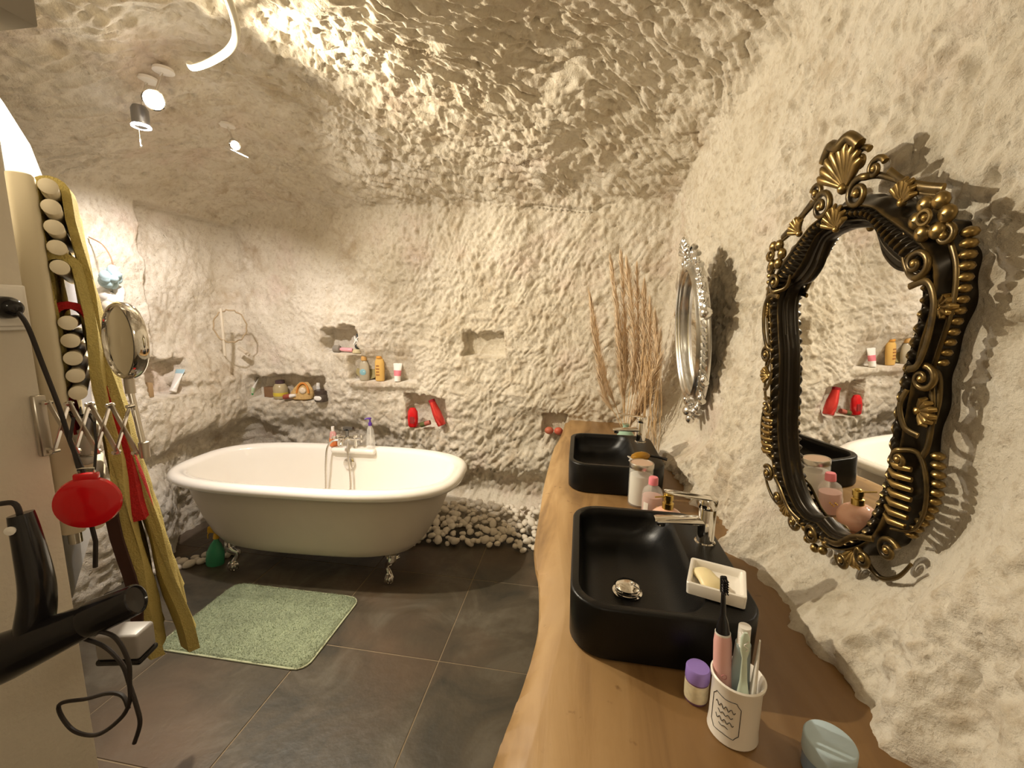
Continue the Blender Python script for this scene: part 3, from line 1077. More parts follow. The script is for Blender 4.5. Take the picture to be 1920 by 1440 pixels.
sink1 = make_sink('vessel_sink', 'black stone vessel sink nearest the viewer, under the dish and gold-framed mirror', (0.0, 1.045, 0.80), 0)
sink2 = copy_tree(sink1)
sink2.location = (-0.028, 1.905, 0.80)
sink2['label'] = 'black stone vessel sink at the far end of the counter, below the silver mirror'
for s_ in (sink1, sink2): s_['group'] = 'black stone sinks on the wooden counter'


def make_tap(name, label, loc, h=0.10, L=0.125):
    t = thing(name, label, 'tap', loc)
    # pillar tap, spout and lever point to -x
    on(None, [(0.026, 0), (0.026, 0.004), (0.0215, 0.006), (0.0215, h - 0.004), (0.021, h - 0.003), (0, h - 0.003)], 28, 'tap_body', M_CHROME, t)
    rs = []
    for x, w, zc, hh in [(0.0, 0.019, h - 0.040, 0.012), (-0.03, 0.020, h - 0.040, 0.011), (-0.075, 0.021, h - 0.042, 0.008), (-L, 0.021, h - 0.045, 0.006), (-L - 0.006, 0.016, h - 0.045, 0.004)]:
        rs.append([(x, w * math.cos(2 * PI * k / 16), zc + hh * math.sin(2 * PI * k / 16)) for k in range(16)])
    MB().rings(rs, True, True, True).build('spout', M_CHROME, t)
    on(Matrix.Translation((-L + 0.012, 0, h - 0.062)), [(0, 0), (0.010, 0), (0.011, 0.004), (0.011, 0.014), (0, 0.014)], 18, 'aerator', M_CHROME, t)
    on(None, [(0, h - 0.003), (0.0225, h - 0.003), (0.0235, h), (0.0235, h + 0.020), (0.021, h + 0.024), (0, h + 0.0245)], 28, 'cap', M_CHROME, t)
    rs = []
    for x, w, zc, hh in [(0.005, 0.019, h + 0.022, 0.004), (-0.04, 0.017, h + 0.026, 0.0035), (-0.085, 0.017, h + 0.031, 0.003), (-0.105, 0.015, h + 0.034, 0.0025), (-0.112, 0.009, h + 0.035, 0.0015)]:
        rs.append([(x, w * math.cos(2 * PI * k / 16), zc + hh * math.sin(2 * PI * k / 16)) for k in range(16)])
    MB().rings(rs, True, True, True).build('lever', M_CHROME, t)
    return t


tap1 = make_tap('basin_tap', 'chrome basin tap with a flat lever on the nearest black sink', (0.345, 1.115, 0.92))
tap2 = copy_tree(tap1)
tap2.location = (0.300, 2.035, 0.92)
tap2['label'] = 'chrome basin tap with a flat lever on the far black sink, before the dried grasses'
for s_ in (tap1, tap2): s_['group'] = 'chrome basin taps'

# dish and soap -------------------------------------------------------
D0 = Vector((0.315, 0.915, 0.921))
dish = thing('soap_dish', 'square cream ceramic soap dish on the corner of the nearest black sink', 'soap dish', D0, rot=(0, 0, -0.32))
rg = []
for ins, z in [(0.006, 0), (0.001, 0.002), (0, 0.026), (0.001, 0.0275), (0.006, 0.0275), (0.0075, 0.026), (0.011, 0.012), (0.020, 0.007)]:
    rg.append(rr_ring(-0.057 + ins, 0.057 - ins, -0.055 + ins, 0.055 - ins, 0.006, z, 3))
MB().rings(rg, True, True, True).build('dish_tray', M_WHITEC, dish)
sp_ = thing('soap_bar', 'pale yellow rounded soap lying in the cream soap dish', 'soap', (0.297, 0.915, 0.9285), rot=(0, 0, 0.25))
rg = []
for k, (yy_, w, hh) in enumerate([(-0.040, 0.006, 0.006), (-0.034, 0.020, 0.012), (-0.02, 0.026, 0.018), (0.0, 0.022, 0.019), (0.02, 0.022, 0.019), (0.034, 0.020, 0.015), (0.041, 0.008, 0.007)]):
    rg.append([(w * math.cos(2 * PI * q / 18), yy_, hh * 0.62 + hh * 0.62 * math.sin(2 * PI * q / 18)) for q in range(18)])
MB().rings(rg, True, True, True).build('soap_block', pm('yellow_soap', (0.86, 0.73, 0.42), 0.4, sss=0.2), sp_)

# cup with brushes ----------------------------------------------------
CUP = Vector((0.2865, 0.690, 0.8))
cup = thing('toothbrush_cup', 'white ceramic cup with a scrolled label print holding toothbrushes', 'cup', CUP)
on(None, [(0, 0), (0.0375, 0), (0.040, 0.003), (0.0385, 0.02), (0.0385, 0.095), (0.042, 0.103), (0.0425, 0.108), (0.040, 0.110), (0.0375, 0.107), (0.0355, 0.095), (0.0355, 0.008), (0, 0.006)], 40, 'cup_body', M_WHITEC, cup)
M_INK = pm('dark_ink', (0.05, 0.045, 0.04), 0.6)


def on_cyl(r, a, z):
    return (r * math.cos(a), r * math.sin(a), z)


mb = MB()
ca = math.radians(-133)
fr = []
for u_, v_ in [(-1, -0.72), (-0.82, -0.86), (-0.7, -1), (0, -0.93), (0.7, -1), (0.82, -0.86), (1, -0.72), (1, 0.72), (0.82, 0.86), (0.7, 1), (0, 0.93), (-0.7, 1), (-0.82, 0.86), (-1, 0.72)]:
    fr.append((u_ * 0.62, v_ * 0.034))
pts = []
for k in range(len(fr)):
    a0_, a1_ = fr[k], fr[(k + 1) % len(fr)]
    for q in range(5):
        t = q / 5
        pts.append(on_cyl(0.0388, ca + a0_[0] * (1 - t) + a1_[0] * t, 0.052 + a0_[1] * (1 - t) + a1_[1] * t))
mb.tube(pts, 0.0006, 5, loop=True)


def squig(z, amp, a0, a1, n, ph=0.0):
    mb.tube([on_cyl(0.0388, ca + a0 + (a1 - a0) * k / n, z + amp * math.sin(k * 1.15 + ph)) for k in range(n + 1)], 0.0006, 5)


squig(0.068, 0.0035, -0.42, 0.42, 22)
squig(0.056, 0.0022, -0.30, 0.34, 16, 1)
squig(0.044, 0.0030, -0.38, 0.40, 20, 2)
squig(0.034, 0.0012, -0.2, 0.2, 8, 2)
mb.build('label_print', M_INK, cup)


def stick(name, label, cat, base, tip):
    """a thing whose z axis runs from base to tip, both relative to the cup"""
    return thing(name, label, cat, mat=along(CUP + Vector(base), CUP + Vector(tip)))


H = stick('electric_toothbrush', 'pink electric toothbrush with a black neck and head in the white cup', 'toothbrush', (-0.016, 0.006, 0.010), (-0.030, 0.022, 0.26))
on(None, [(0, 0), (0.0125, 0), (0.0145, 0.004), (0.0150, 0.05), (0.0145, 0.145), (0.0125, 0.160), (0, 0.160)], 24, 'handle', pm('pink_plastic', (0.80, 0.45, 0.42), 0.4), H)
on(None, [(0, 0.160), (0.0125, 0.160), (0.0125, 0.163), (0, 0.163)], 20, 'collar', M_WHITEP, H)
on(None, [(0, 0.163), (0.0115, 0.163), (0.0085, 0.182), (0.0045, 0.195), (0.0036, 0.235), (0, 0.235)], 16, 'neck', M_BLACKP, H)
mb = MB().box((0, 0.0, 0.248), (0.011, 0.007, 0.030), 0.003, 3)
for i in range(3):
    for j in range(6):
        mb.tube([(-0.0035 + i * 0.0035, -0.003, 0.237 + j * 0.0044), (-0.0035 + i * 0.0035, -0.013, 0.237 + j * 0.0044)], 0.0013, 5)
mb.build('brush_head', M_BLACKP, H)
mb = MB()
ay = math.radians(-95)
mb.tube([(0.0152 * math.cos(ay + 0.28 * math.cos(t_ * 0.7)), 0.0152 * math.sin(ay + 0.28 * math.cos(t_ * 0.7)), 0.092 + 0.0042 * math.sin(t_ * 0.7)) for t_ in range(9)], 0.0006, 5, loop=True)
mb.build('button_ring', pm('deep_pink', (0.6, 0.25, 0.25), 0.4), H)

M_MINT = pm('mint_plastic', (0.62, 0.72, 0.60), 0.35)
T = stick('toothbrush', 'pale mint green toothbrush with its grip forward in the white cup', 'toothbrush', (0.004, -0.026, 0.008), (-0.004, -0.020, 0.20))
MB().tube([(0, 0, 0), (0, 0, 0.05), (0, 0, 0.085), (0, 0, 0.11), (0, 0, 0.15), (0, 0, 0.165), (0, 0, 0.185), (0, 0, 0.195)], [0.005, 0.0085, 0.010, 0.006, 0.004, 0.0075, 0.0075, 0.003], 14, flat=0.55).build('handle', M_MINT, T)
mb = MB()
for i in range(3):
    for j in range(7):
        mb.tube([(-0.004 + i * 0.004, 0.003, 0.163 + j * 0.004), (-0.004 + i * 0.004, 0.012, 0.163 + j * 0.004)], 0.0012, 5)
mb.build('bristles', M_WHITEP, T)
MB().tube([(0.003 * math.sin(k * 1.05), -0.0046, 0.166 + k * 0.0022) for k in range(9)], 0.0008, 5).build('zigzag_mark', M_WHITEP, T)


def tube_pack(T, col_mat, cap_mat, w, L, band=None, bandm=None, cap_r=0.010, cap_l=0.02):
    rs = []
    for k in range(9):
        t = k / 8
        rx = w * (0.62 + 0.38 * t)
        ry = w * 0.62 * (1 - t) + 0.0012 * t
        rs.append([(rx * math.cos(2 * PI * q / 20), ry * math.sin(2 * PI * q / 20), cap_l + L * t) for q in range(20)])
    MB().rings(rs, True, True, True).build('tube_body', col_mat, T)
    if band:
        rs = []
        for k in range(4):
            t = band[0] + (band[1] - band[0]) * k / 3
            rx = w * (0.62 + 0.38 * t) + 0.0006
            ry = w * 0.62 * (1 - t) + 0.0012 * t + 0.0006
            rs.append([(rx * math.cos(2 * PI * q / 20), ry * math.sin(2 * PI * q / 20), cap_l + L * t) for q in range(20)])
        MB().rings(rs).build('printed_band', bandm, T)
    on(None, [(0, 0), (cap_r, 0), (cap_r, cap_l * 0.9), (w * 0.55, cap_l + 0.0005), (0, cap_l + 0.0005)], 18, 'cap', cap_mat, T)


M_TPB = pm('blue_grey_tube', (0.36, 0.44, 0.46), 0.35)
T = thing('toothpaste_tube', 'blue-grey toothpaste tube standing cap up in the white cup', 'tube', mat=along(CUP + Vector((0.002, 0.0, 0.200)), CUP + Vector((0.006, 0.006, 0.008)), 0.3))
tube_pack(T, M_TPB, M_WHITEP, 0.019, 0.150, cap_r=0.0095, cap_l=0.032)
T = thing('white_tube', 'white flat tube with a pointed crimped end in the white cup, beside the blue-grey one', 'tube', mat=along(CUP + Vector((0.022, -0.006, 0.008)), CUP + Vector((0.022, -0.012, 0.19)), 1.2))
rs = []
for k in range(8):
    t = k / 7
    rx, ry = 0.010 + 0.006 * math.sin(t * PI) * (1 - t) + 0.001, 0.008 * (1 - t) + 0.0012
    rs.append([(rx * (1 - 0.75 * max(0, t - 0.8) * 5) * math.cos(2 * PI * q / 16), ry * math.sin(2 * PI * q / 16), 0.178 * t) for q in range(16)])
MB().rings(rs, True, True, True).build('tube_body', M_WHITEP, T)

# purple capped jar ---------------------------------------------------
b = thing('pill_jar', 'small cream jar with a violet lid beside the white cup', 'jar', (0.240, 0.745, 0.80))
on(None, [(0, 0), (0.019, 0), (0.0205, 0.003), (0.0205, 0.040), (0.018, 0.045), (0, 0.045)], 28, 'body', pm('jar_purple', (0.18, 0.08, 0.16), 0.3), b)
on(None, [(0.0210, 0.006), (0.0211, 0.007), (0.0211, 0.039), (0.0210, 0.040)], 28, 'paper_label', pm('cream_label', (0.74, 0.66, 0.46), 0.6, var=0.25, scale=120), b)
on(None, [(0, 0.043), (0.0212, 0.043), (0.0215, 0.046), (0.0212, 0.064), (0.019, 0.067), (0, 0.0675)], 32, 'lid', pm('violet_lid', (0.30, 0.20, 0.58), 0.4), b)

# jar with blue lid at the bottom edge
b = thing('face_cream_jar', 'pale blue round jar with a flat lid at the near end of the counter', 'jar', (0.408, 0.640, 0.80))
on(None, [(0, 0), (0.030, 0), (0.033, 0.003), (0.033, 0.030), (0, 0.030)], 36, 'body', pm('blue_glass', (0.30, 0.42, 0.60), 0.2, trans=0.2), b)
on(None, [(0, 0.030), (0.0345, 0.030), (0.0352, 0.033), (0.0352, 0.058), (0.034, 0.0605), (0.0325, 0.0612), (0, 0.0615)], 40, 'lid', pm('pale_blue_lid', (0.48, 0.60, 0.66), 0.45), b)

# candle / cotton jar, clear bottle, atomiser -------------------------
b = thing('storage_jar', 'tall glass jar of white powder with a metal lid between the two sinks', 'jar', (0.247, 1.600, 0.80))
on(None, [(0, 0), (0.041, 0), (0.044, 0.004), (0.044, 0.140), (0.042, 0.146), (0.0415, 0.140), (0.0415, 0.008), (0, 0.007)], 32, 'glass', M_CLEAR, b)
on(None, [(0, 0.0085), (0.040, 0.0085), (0.040, 0.118), (0.02, 0.124), (0, 0.121)], 28, 'contents', pm('white_powder', (0.82, 0.80, 0.72), 0.8), b)
on(None, [(0, 0.146), (0.0445, 0.146), (0.045, 0.149), (0.045, 0.163), (0.0435, 0.166), (0.041, 0.166), (0.040, 0.163), (0, 0.163)], 32, 'lid', M_BRUSHED, b)
on(None, [(0, 0.1635), (0.0395, 0.1635), (0.0395, 0.1645), (0, 0.1645)], 28, 'lid_inlay', pm('lid_tan', (0.55, 0.38, 0.27), 0.5), b)
b = thing('lotion_bottle', 'clear rounded bottle of pink lotion with a pink cap before the glass jar', 'bottle', (0.276, 1.505, 0.80))
on(None, [(0, 0), (0.034, 0), (0.036, 0.005), (0.036, 0.085), (0.031, 0.103), (0.016, 0.116), (0.014, 0.122), (0, 0.122)], 28, 'body', M_CLEAR, b)
on(None, [(0, 0.004), (0.033, 0.004), (0.0335, 0.078), (0, 0.078)], 26, 'lotion', pm('pink_lotion', (0.80, 0.48, 0.42), 0.3, trans=0.3), b)
on(None, [(0, 0.120), (0.017, 0.120), (0.0165, 0.142), (0.014, 0.147), (0, 0.148)], 20, 'cap', pm('pink_cap', (0.85, 0.25, 0.30), 0.35), b)
mb = MB()
for k in range(5):
    a = math.radians(-80 + k * 8)
    mb.ball((0.0368 * math.cos(a), 0.0368 * math.sin(a), 0.045 + 0.006 * math.sin(k * 2.1)), 0.0028, 8)
mb.build('gold_crest', pm('gold_ink', (0.75, 0.5, 0.1), 0.3, metal=0.8), b)
mb = MB()
arc = [(0.0366 * math.cos(math.radians(-150 + k * 5)), 0.0366 * math.sin(math.radians(-150 + k * 5))) for k in range(7)]
mb.rings([[(x, y, 0.01) for x, y in arc], [(x, y, 0.060) for x, y in arc]], closed=False)
mb.build('paper_label', M_WHITEP, b)
b = thing('perfume_atomiser', 'round peach glass perfume bottle with a gold neck behind the nearest tap', 'perfume bottle', (0.302, 1.372, 0.80))
prof = [(0, 0), (0.024, 0.0)] + [(0.056 * math.cos(a), 0.048 + 0.048 * math.sin(a)) for a in [math.radians(q) for q in range(-60, 71, 10)]] + [(0, 0.093)]
on(None, prof, 36, 'flask', pm('peach_glass', (0.82, 0.48, 0.36), 0.12, coat=0.5, sss=0.1), b)
on(None, [(0, 0.088), (0.018, 0.088), (0.018, 0.112), (0.013, 0.115), (0.013, 0.122), (0.016, 0.124), (0.016, 0.140), (0, 0.142)], 24, 'gold_neck', pm('gold_metal', (0.62, 0.45, 0.14), 0.22, metal=1.0), b)
MB().tube([(0, 0, 0.134), (-0.045, -0.02, 0.136)], [0.003, 0.0025], 10).ball((0, 0, 0.142), 0.010, 14, (1, 1, 0.5)).build('nozzle', pm('gold_metal2', (0.62, 0.45, 0.14), 0.25, metal=1.0), b)
# amber stone/brush on far sink
b = thing('massage_brush', 'amber backed round brush with white bristles on the edge of the far sink', 'brush', (0.262, 1.735, 0.9255), rot=(0.0, -0.1, 0.3))
mb = MB()
rs = []
for y_, w_, h_ in [(-0.04, 0.004, 0.003), (-0.032, 0.018, 0.012), (-0.015, 0.027, 0.018), (0.01, 0.027, 0.019), (0.03, 0.018, 0.013), (0.04, 0.006, 0.004)]:
    rs.append([(y_, w_ * math.cos(2 * PI * q / 16), 0.020 + h_ * math.sin(2 * PI * q / 16)) for q in range(16)])
mb.rings(rs, True, True, True).build('amber_back', pm('amber', (0.42, 0.20, 0.01), 0.12, trans=0.3), b)
mb = MB()
for i in range(-4, 4):
    for j in range(-3, 4):
        mb.tube([(i * 0.007 - 0.004, j * 0.006, 0.012), (i * 0.009 - 0.006, j * 0.007, 0.0)], 0.0016, 5)
for i in range(6):
    mb.tube([(-0.03, (i - 2.5) * 0.007, 0.014), (-0.046, (i - 2.5) * 0.008, 0.02)], 0.0028, 5)
mb.build('bristles', M_WHITEP, b)
MB().tube([(0.035, 0, 0.02), (0.07, -0.01, 0.012), (0.10, -0.03, 0.004)], [0.006, 0.005, 0.006], 10).build('handle', M_BLACKP, b)

# vase with dried grasses ---------------------------------------------
vase = thing('green_vase', 'round pale green glass vase behind the far tap holding dried grasses', 'vase', (0.265, 2.34, 0.80))
prof = [(0, 0), (0.03, 0)] + [(0.050 * math.cos(a), 0.050 + 0.050 * math.sin(a)) for a in [math.radians(q) for q in range(-50, 66, 10)]] + [(0.018, 0.105), (0.018, 0.125), (0.021, 0.13), (0.016, 0.13), (0.014, 0.10)]
on(None, prof, 32, 'vase_body', pm('celadon', (0.33, 0.50, 0.38), 0.12, coat=0.3), vase)


def pampas(idx, base, mid, tip, plume=0.45, wid=0.020):
    """one dried stem from the vase; the plume covers its upper part"""
    g = thing('pampas_stem', pam_labels[idx], 'dried grass', (0, 0, 0), group='dried pampas stems in the green vase')
    g.location = base
    b0 = Vector(base)
    pts = spline([Vector(base) - b0, (Vector(base) * 0.55 + Vector(mid) * 0.45) - b0, Vector(mid) - b0, Vector(tip) - b0], 10)
    n = len(pts)
    MB().tube(pts, [0.0022 - 0.0012 * k / n for k in range(n)], 6).build('stem', M_GRASS, g)
    k0 = int(n * (1 - plume))
    tv, tf = [], []
    rnd = random.Random(idx * 13 + 5)
    for q in range(760):
        t = rnd.random()
        k = k0 + t * (n - 1 - k0)
        i = min(int(k), n - 2)
        p = pts[i].lerp(pts[i + 1], k - i)
        d = (pts[i + 1] - pts[i]).normalized()
        env = math.sin(PI * min(1, t * 0.92 + 0.08)) ** 0.7
        a = rnd.random() * 2 * PI
        side = Vector((math.cos(a), math.sin(a) * 0.7, 0.0))
        L_ = rnd.uniform(0.05, 0.10)
        e = p + d * L_ * 0.92 + side * wid * 2.6 * env * rnd.uniform(0.2, 1.0) + Vector((0, 0, -0.012 * rnd.random()))
        wv = d.cross(side).normalized() * rnd.uniform(0.0009, 0.0022)
        m_ = (p + e) / 2 + side * 0.003
        c = len(tv)
        tv += [tuple(p - wv), tuple(p + wv), tuple(m_ + wv), tuple(m_ - wv), tuple(e)]
        tf += [(c, c + 1, c + 2, c + 3), (c + 3, c + 2, c + 4)]
    o = MB().add(tv, tf).build('plume', M_PLUME, g, 0)
    o['kind'] = 'stuff'
    return g


VT = (0.265, 2.34, 0.925)
pam_spec = [  # mid, tip, plume fraction, width
    ((0.135, 2.42, 1.20), (0.045, 2.47, 1.600), 0.62, 0.020),
    ((0.14, 2.36, 1.10), (0.062, 2.38, 1.46), 0.60, 0.016),
    ((0.235, 2.42, 1.30), (0.150, 2.50, 1.80), 0.62, 0.022),
    ((0.250, 2.45, 1.35), (0.205, 2.52, 1.83), 0.60, 0.024),
    ((0.290, 2.40, 1.35), (0.235, 2.46, 1.78), 0.60, 0.026),
    ((0.315, 2.42, 1.30), (0.290, 2.50, 1.76), 0.62, 0.026),
    ((0.335, 2.38, 1.32), (0.330, 2.46, 1.66), 0.62, 0.026),
    ((0.360, 2.36, 1.22), (0.360, 2.42, 1.56), 0.66, 0.028),
    ((0.395, 2.33, 1.22), (0.385, 2.38, 1.50), 0.68, 0.028),
    ((0.375, 2.30, 1.12), (0.400, 2.30, 1.40), 0.72, 0.026),
    ((0.330, 2.28, 1.08), (0.395, 2.26, 1.28), 0.75, 0.024),
    ((0.225, 2.40, 1.20), (0.190, 2.46, 1.56), 0.55, 0.018),
]
pam_labels = [
    'dried pampas stem reaching furthest from the mirrors, tall one of the pair', 'dried pampas stem leaning away from the mirrors, the shorter of the pair',
    'dried pampas stem in the middle of the bunch, its tip bent to the bathtub', 'tallest dried pampas stem, arching at the top of the bunch',
    'upright dried pampas stem just right of the tallest one', 'dried pampas stem with a straight pale plume right of the bunch centre',
    'dried pampas stem fourth from the silver mirror, medium height', 'dried pampas stem third from the silver mirror with a thick plume',
    'dried pampas stem brushing the rock wall next to the silver mirror', 'low drooping pampas stem against the corner rock',
    'lowest pampas stem hanging beside the silver mirror', 'short thin pampas stem in the middle of the bunch',
]
for k, (m_, t_, pl_, w_) in enumerate(pam_spec):
    pampas(k, (VT[0] + 0.008 * math.cos(k), VT[1] + 0.008 * math.sin(k), VT[2] - 0.07), m_, t_, pl_, w_)
# drooping dry strands tied at the neck, hanging in front of the wall
g = thing('grass_strands', 'thin dry strands drooping down the rock below the pampas bunch', 'dried grass', (0.36, 2.30, 0.93))
mb = MB()
rnd = random.Random(3)
for k in range(34):
    x0_ = rnd.uniform(-0.04, 0.05)
    pts = [(x0_, rnd.uniform(-0.05, 0.02), 0.30 + rnd.uniform(-0.1, 0.15))]
    for q in range(5):
        x_, y_, z_ = pts[-1]
        pts.append((x_ + rnd.uniform(-0.008, 0.010), y_ + rnd.uniform(-0.02, 0.008), z_ - 0.07))
    mb.tube(spline(pts, 3), 0.0014, 4)
o = mb.build('strands', M_GRASS, g, 0)
o['kind'] = 'stuff'


# ------------------------------------------------------------------ ornate mirrors
def smooth_closed(half, n=8):
    """half outline (d, b) from top to bottom -> closed list of (x, y) mirrored"""
    s = [tuple(v) for v in spline([(d, b_, 0) for d, b_ in half], n)]
    right = [(d, b_) for d, b_, _ in s]
    left = [(-d, b_) for d, b_, _ in s[::-1]][1:-1]
    return right + left


def ring_frame(inn, out, prof, flute=0.0, fl_range=(0.3, 0.62), pitch=6, scallop=0.0):
    """prof: list of (w, h); loft between the inner and outer outlines; optional fluting and a scalloped outer edge"""
    n = len(inn)
    rings = []
    for w, h in prof:
        ring = []
        for k in range(n):
            ph = 2 * PI * k / pitch
            e = 1.0 + (scallop * (0.5 + 0.5 * math.cos(ph / 3)) if w > 0.86 else 0.0)
            x = inn[k][0] * (1 - w * e) + out[k][0] * w * e
            y = inn[k][1] * (1 - w * e) + out[k][1] * w * e
            hh = h
            if flute and fl_range[0] <= w <= fl_range[1]:
                hh += flute * math.cos(ph)
            ring.append((x, y, hh))
        rings.append(ring)
    return MB().rings(rings)


def scroll(cx, cy, R_, turns, a0, hand, r_, h, lead=None, seg=9, ratio=0.22):
    """spiral volute seen from the front; optional lead-in points"""
    pts, rad = [], []
    if lead:
        L_ = spline([(a, b_, h * 0.7) for a, b_ in lead] + [(cx + R_ * math.cos(a0), cy + R_ * math.sin(a0), h)], 6)[:-1]
        for i, p in enumerate(L_):
            pts.append(tuple(p))
            rad.append(r_ * (0.45 + 0.55 * i / len(L_)))
    n = int(18 * turns)
    for k in range(n + 1):
        t = k / n
        a = a0 + hand * 2 * PI * turns * t
        R2 = R_ * ((1 - t) + ratio * t)
        pts.append((cx + R2 * math.cos(a), cy + R2 * math.sin(a), h + 0.006 * t))
        rad.append(r_ * (1 - 0.35 * t))
    mb = MB().tube(pts, rad, seg)
    mb.ball((cx, cy, h + 0.004), r_ * 1.25, 10)
    return mb


def shell_fan(cx, cy, a_mid, spread, n, L_, r_, h, curl=0.012):
    mb = MB()
    for k in range(n):
        a = a_mid + spread * (k / (n - 1) - 0.5)
        l = L_ * (1 - 0.22 * abs(k / (n - 1) - 0.5) * 2)
        c, s = math.cos(a), math.sin(a)
        mb.tube([(cx, cy, h), (cx + c * l * 0.45, cy + s * l * 0.45, h + 0.008), (cx + c * l * 0.85, cy + s * l * 0.85, h + 0.008 + curl * 0.6), (cx + c * l, cy + s * l, h + curl)], [r_ * 0.45, r_ * 0.8, r_ * 1.05, r_ * 0.55], 8)
    mb.ball((cx, cy, h + 0.003), r_ * 1.3, 10)
    return mb


def strip(pts, r_, h, fl=0.6):
    return MB().tube(spline([(a, b_, h + (c_ if True else 0)) for a, b_, c_ in pts], 8), r_, 8, flat=fl)


def mir(mb):
    m2 = MB()
    m2.v = [(-x, y, z) for x, y, z in mb.v]
    m2.f = [f[::-1] for f in mb.f]
    return m2


def both(fn, name, mat, par):
    a = fn()
    a.build(name, mat, par, 50)
    mir(a).build(name, mat, par, 50)


az_, el_ = math.radians(7.65), math.radians(-3)
nG = Vector((-math.cos(az_) * math.cos(el_), -math.sin(az_) * math.cos(el_), math.sin(el_)))
hG = Vector((0, 0, 1)).cross(nG).normalized()
vG = nG.cross(hG)
OG = Vector((0.603, 1.170, 1.5)) + hG * 0.052
gold = thing('gilded_mirror', 'large rococo wall mirror with an aged black and gold scrolled frame', 'mirror', mat=basis(OG - vG * 0.012, hG, vG, nG) @ Matrix.Diagonal((1.076, 1.082, 0.92, 1)))
g_in = [(0, .200), (.035, .196), (.062, .188), (.075, .165), (.09, .132), (.12, .105), (.165, .092), (.183, .055), (.178, 0), (.163, -.06), (.157, -.13), (.152, -.24), (.140, -.31), (.115, -.380), (.08, -.425), (.04, -.440), (0, -.428)]
g_out = [(0, .262), (.045, .256), (.10, .240), (.145, .215), (.185, .195), (.225, .165), (.252, .115), (.256, .045), (.238, -.04), (.234, -.12), (.226, -.22), (.226, -.28), (.212, -.33), (.185, -.40), (.13, -.455), (.065, -.490), (0, -.490)]
inn, out = smooth_closed([(a * 1.05, b_ * 1.02) for a, b_ in g_in], 27), smooth_closed([(a * 0.955, b_) for a, b_ in g_out], 27)
prof = [(0.0, 0.0), (0.0, 0.006), (0.02, 0.012), (0.10, 0.014), (0.13, 0.020), (0.22, 0.021), (0.25, 0.030), (0.29, 0.034), (0.33, 0.031), (0.40, 0.040), (0.48, 0.045), (0.58, 0.044), (0.66, 0.034), (0.70, 0.040), (0.76, 0.042), (0.82, 0.034), (0.92, 0.022), (1.0, 0.010), (1.0, -0.022)]
ring_frame(inn, out, prof, 0.0052, (0.39, 0.62), 9, 0.10).build('frame', M_GOLD, gold, 50)
MB().prism([(x * 0.999, y) for x, y in inn[::-1]][::-1], -0.004, 0.0015).build('mirror_glass', M_GLASSM, gold, 0)
MB().prism([(x * 0.985, y * 0.985) for x, y in out], -0.022, -0.006).build('backboard', pm('dark_board', (0.05, 0.035, 0.02), 0.8), gold, 0)
# crest
shell_fan(0, 0.285, PI / 2, 2.0, 9, 0.092, 0.0095, 0.030, 0.018).build('crest_shell', M_GOLD, gold, 50)
shell_fan(0, 0.205, PI / 2, 2.3, 7, 0.050, 0.006, 0.040, 0.008).build('inner_shell', M_GOLD, gold, 50)
MB().tube(spline([(-0.05, 0.352, 0.045), (-0.025, 0.375, 0.05), (0, 0.366, 0.052), (0.025, 0.375, 0.05), (0.05, 0.352, 0.045)], 6), 0.012, 8).build('crest_cap', M_GOLD, gold, 50)
both(lambda: scroll(0.048, 0.325, 0.022, 1.2, PI * 0.2, 1, 0.0065, 0.036), 'scroll', M_GOLD, gold)
both(lambda: scroll(0.082, 0.298, 0.020, 1.2, PI * 0.1, 1, 0.0065, 0.032), 'scroll', M_GOLD, gold)
both(lambda: scroll(0.052, 0.262, 0.030, 1.4, PI * 0.35, 1, 0.0075, 0.040, [(0.215, 0.215), (0.17, 0.232), (0.13, 0.262), (0.085, 0.285)]), 'scroll', M_GOLD, gold)
both(lambda: strip([(0.105, 0.285, 0), (0.14, 0.258, 0.004), (0.18, 0.238, 0.004), (0.215, 0.225, 0)], 0.008, 0.026), 'leaf', M_GOLD, gold)


def rosette():
    mb = MB()
    for k in range(6):
        a = k * PI / 3
        mb.ball((0.215 + 0.026 * math.cos(a), 0.182 + 0.026 * math.sin(a), 0.042), 0.015, 10, (1, 1, 0.7))
    mb.tube([(0.215 + 0.011 * math.cos(k * PI / 8), 0.182 + 0.011 * math.sin(k * PI / 8), 0.056) for k in range(16)], 0.0035, 6, loop=True)
    mb.ball((0.215, 0.182, 0.053), 0.007, 10)
    return mb


both(rosette, 'rosette', M_GOLD, gold)
both(lambda: scroll(0.203, 0.112, 0.024, 1.3, -PI * 0.5, 1, 0.0065, 0.047, [(0.158, 0.172), (0.160, 0.13), (0.175, 0.098)]), 'scroll', M_GOLD, gold)
both(lambda: strip([(0.190, 0.075, 0), (0.225, 0.080, 0.004), (0.243, 0.045, 0.006), (0.240, -0.01, 0.006), (0.225, -0.055, 0.004), (0.205, -0.065, 0)], 0.006, 0.044), 'moulding_arc', M_GOLD, gold)


def beads():
    mb = MB()
    for k in range(13):
        t = k / 12
        x = 0.262 + 0.008 * math.sin(t * PI) - 0.018 * t
        y = 0.150 - 0.20 * t
        mb.ball((x, y, 0.022), 0.012 - 0.003 * t, 8, (1.1, 0.75, 1.0))
    return mb


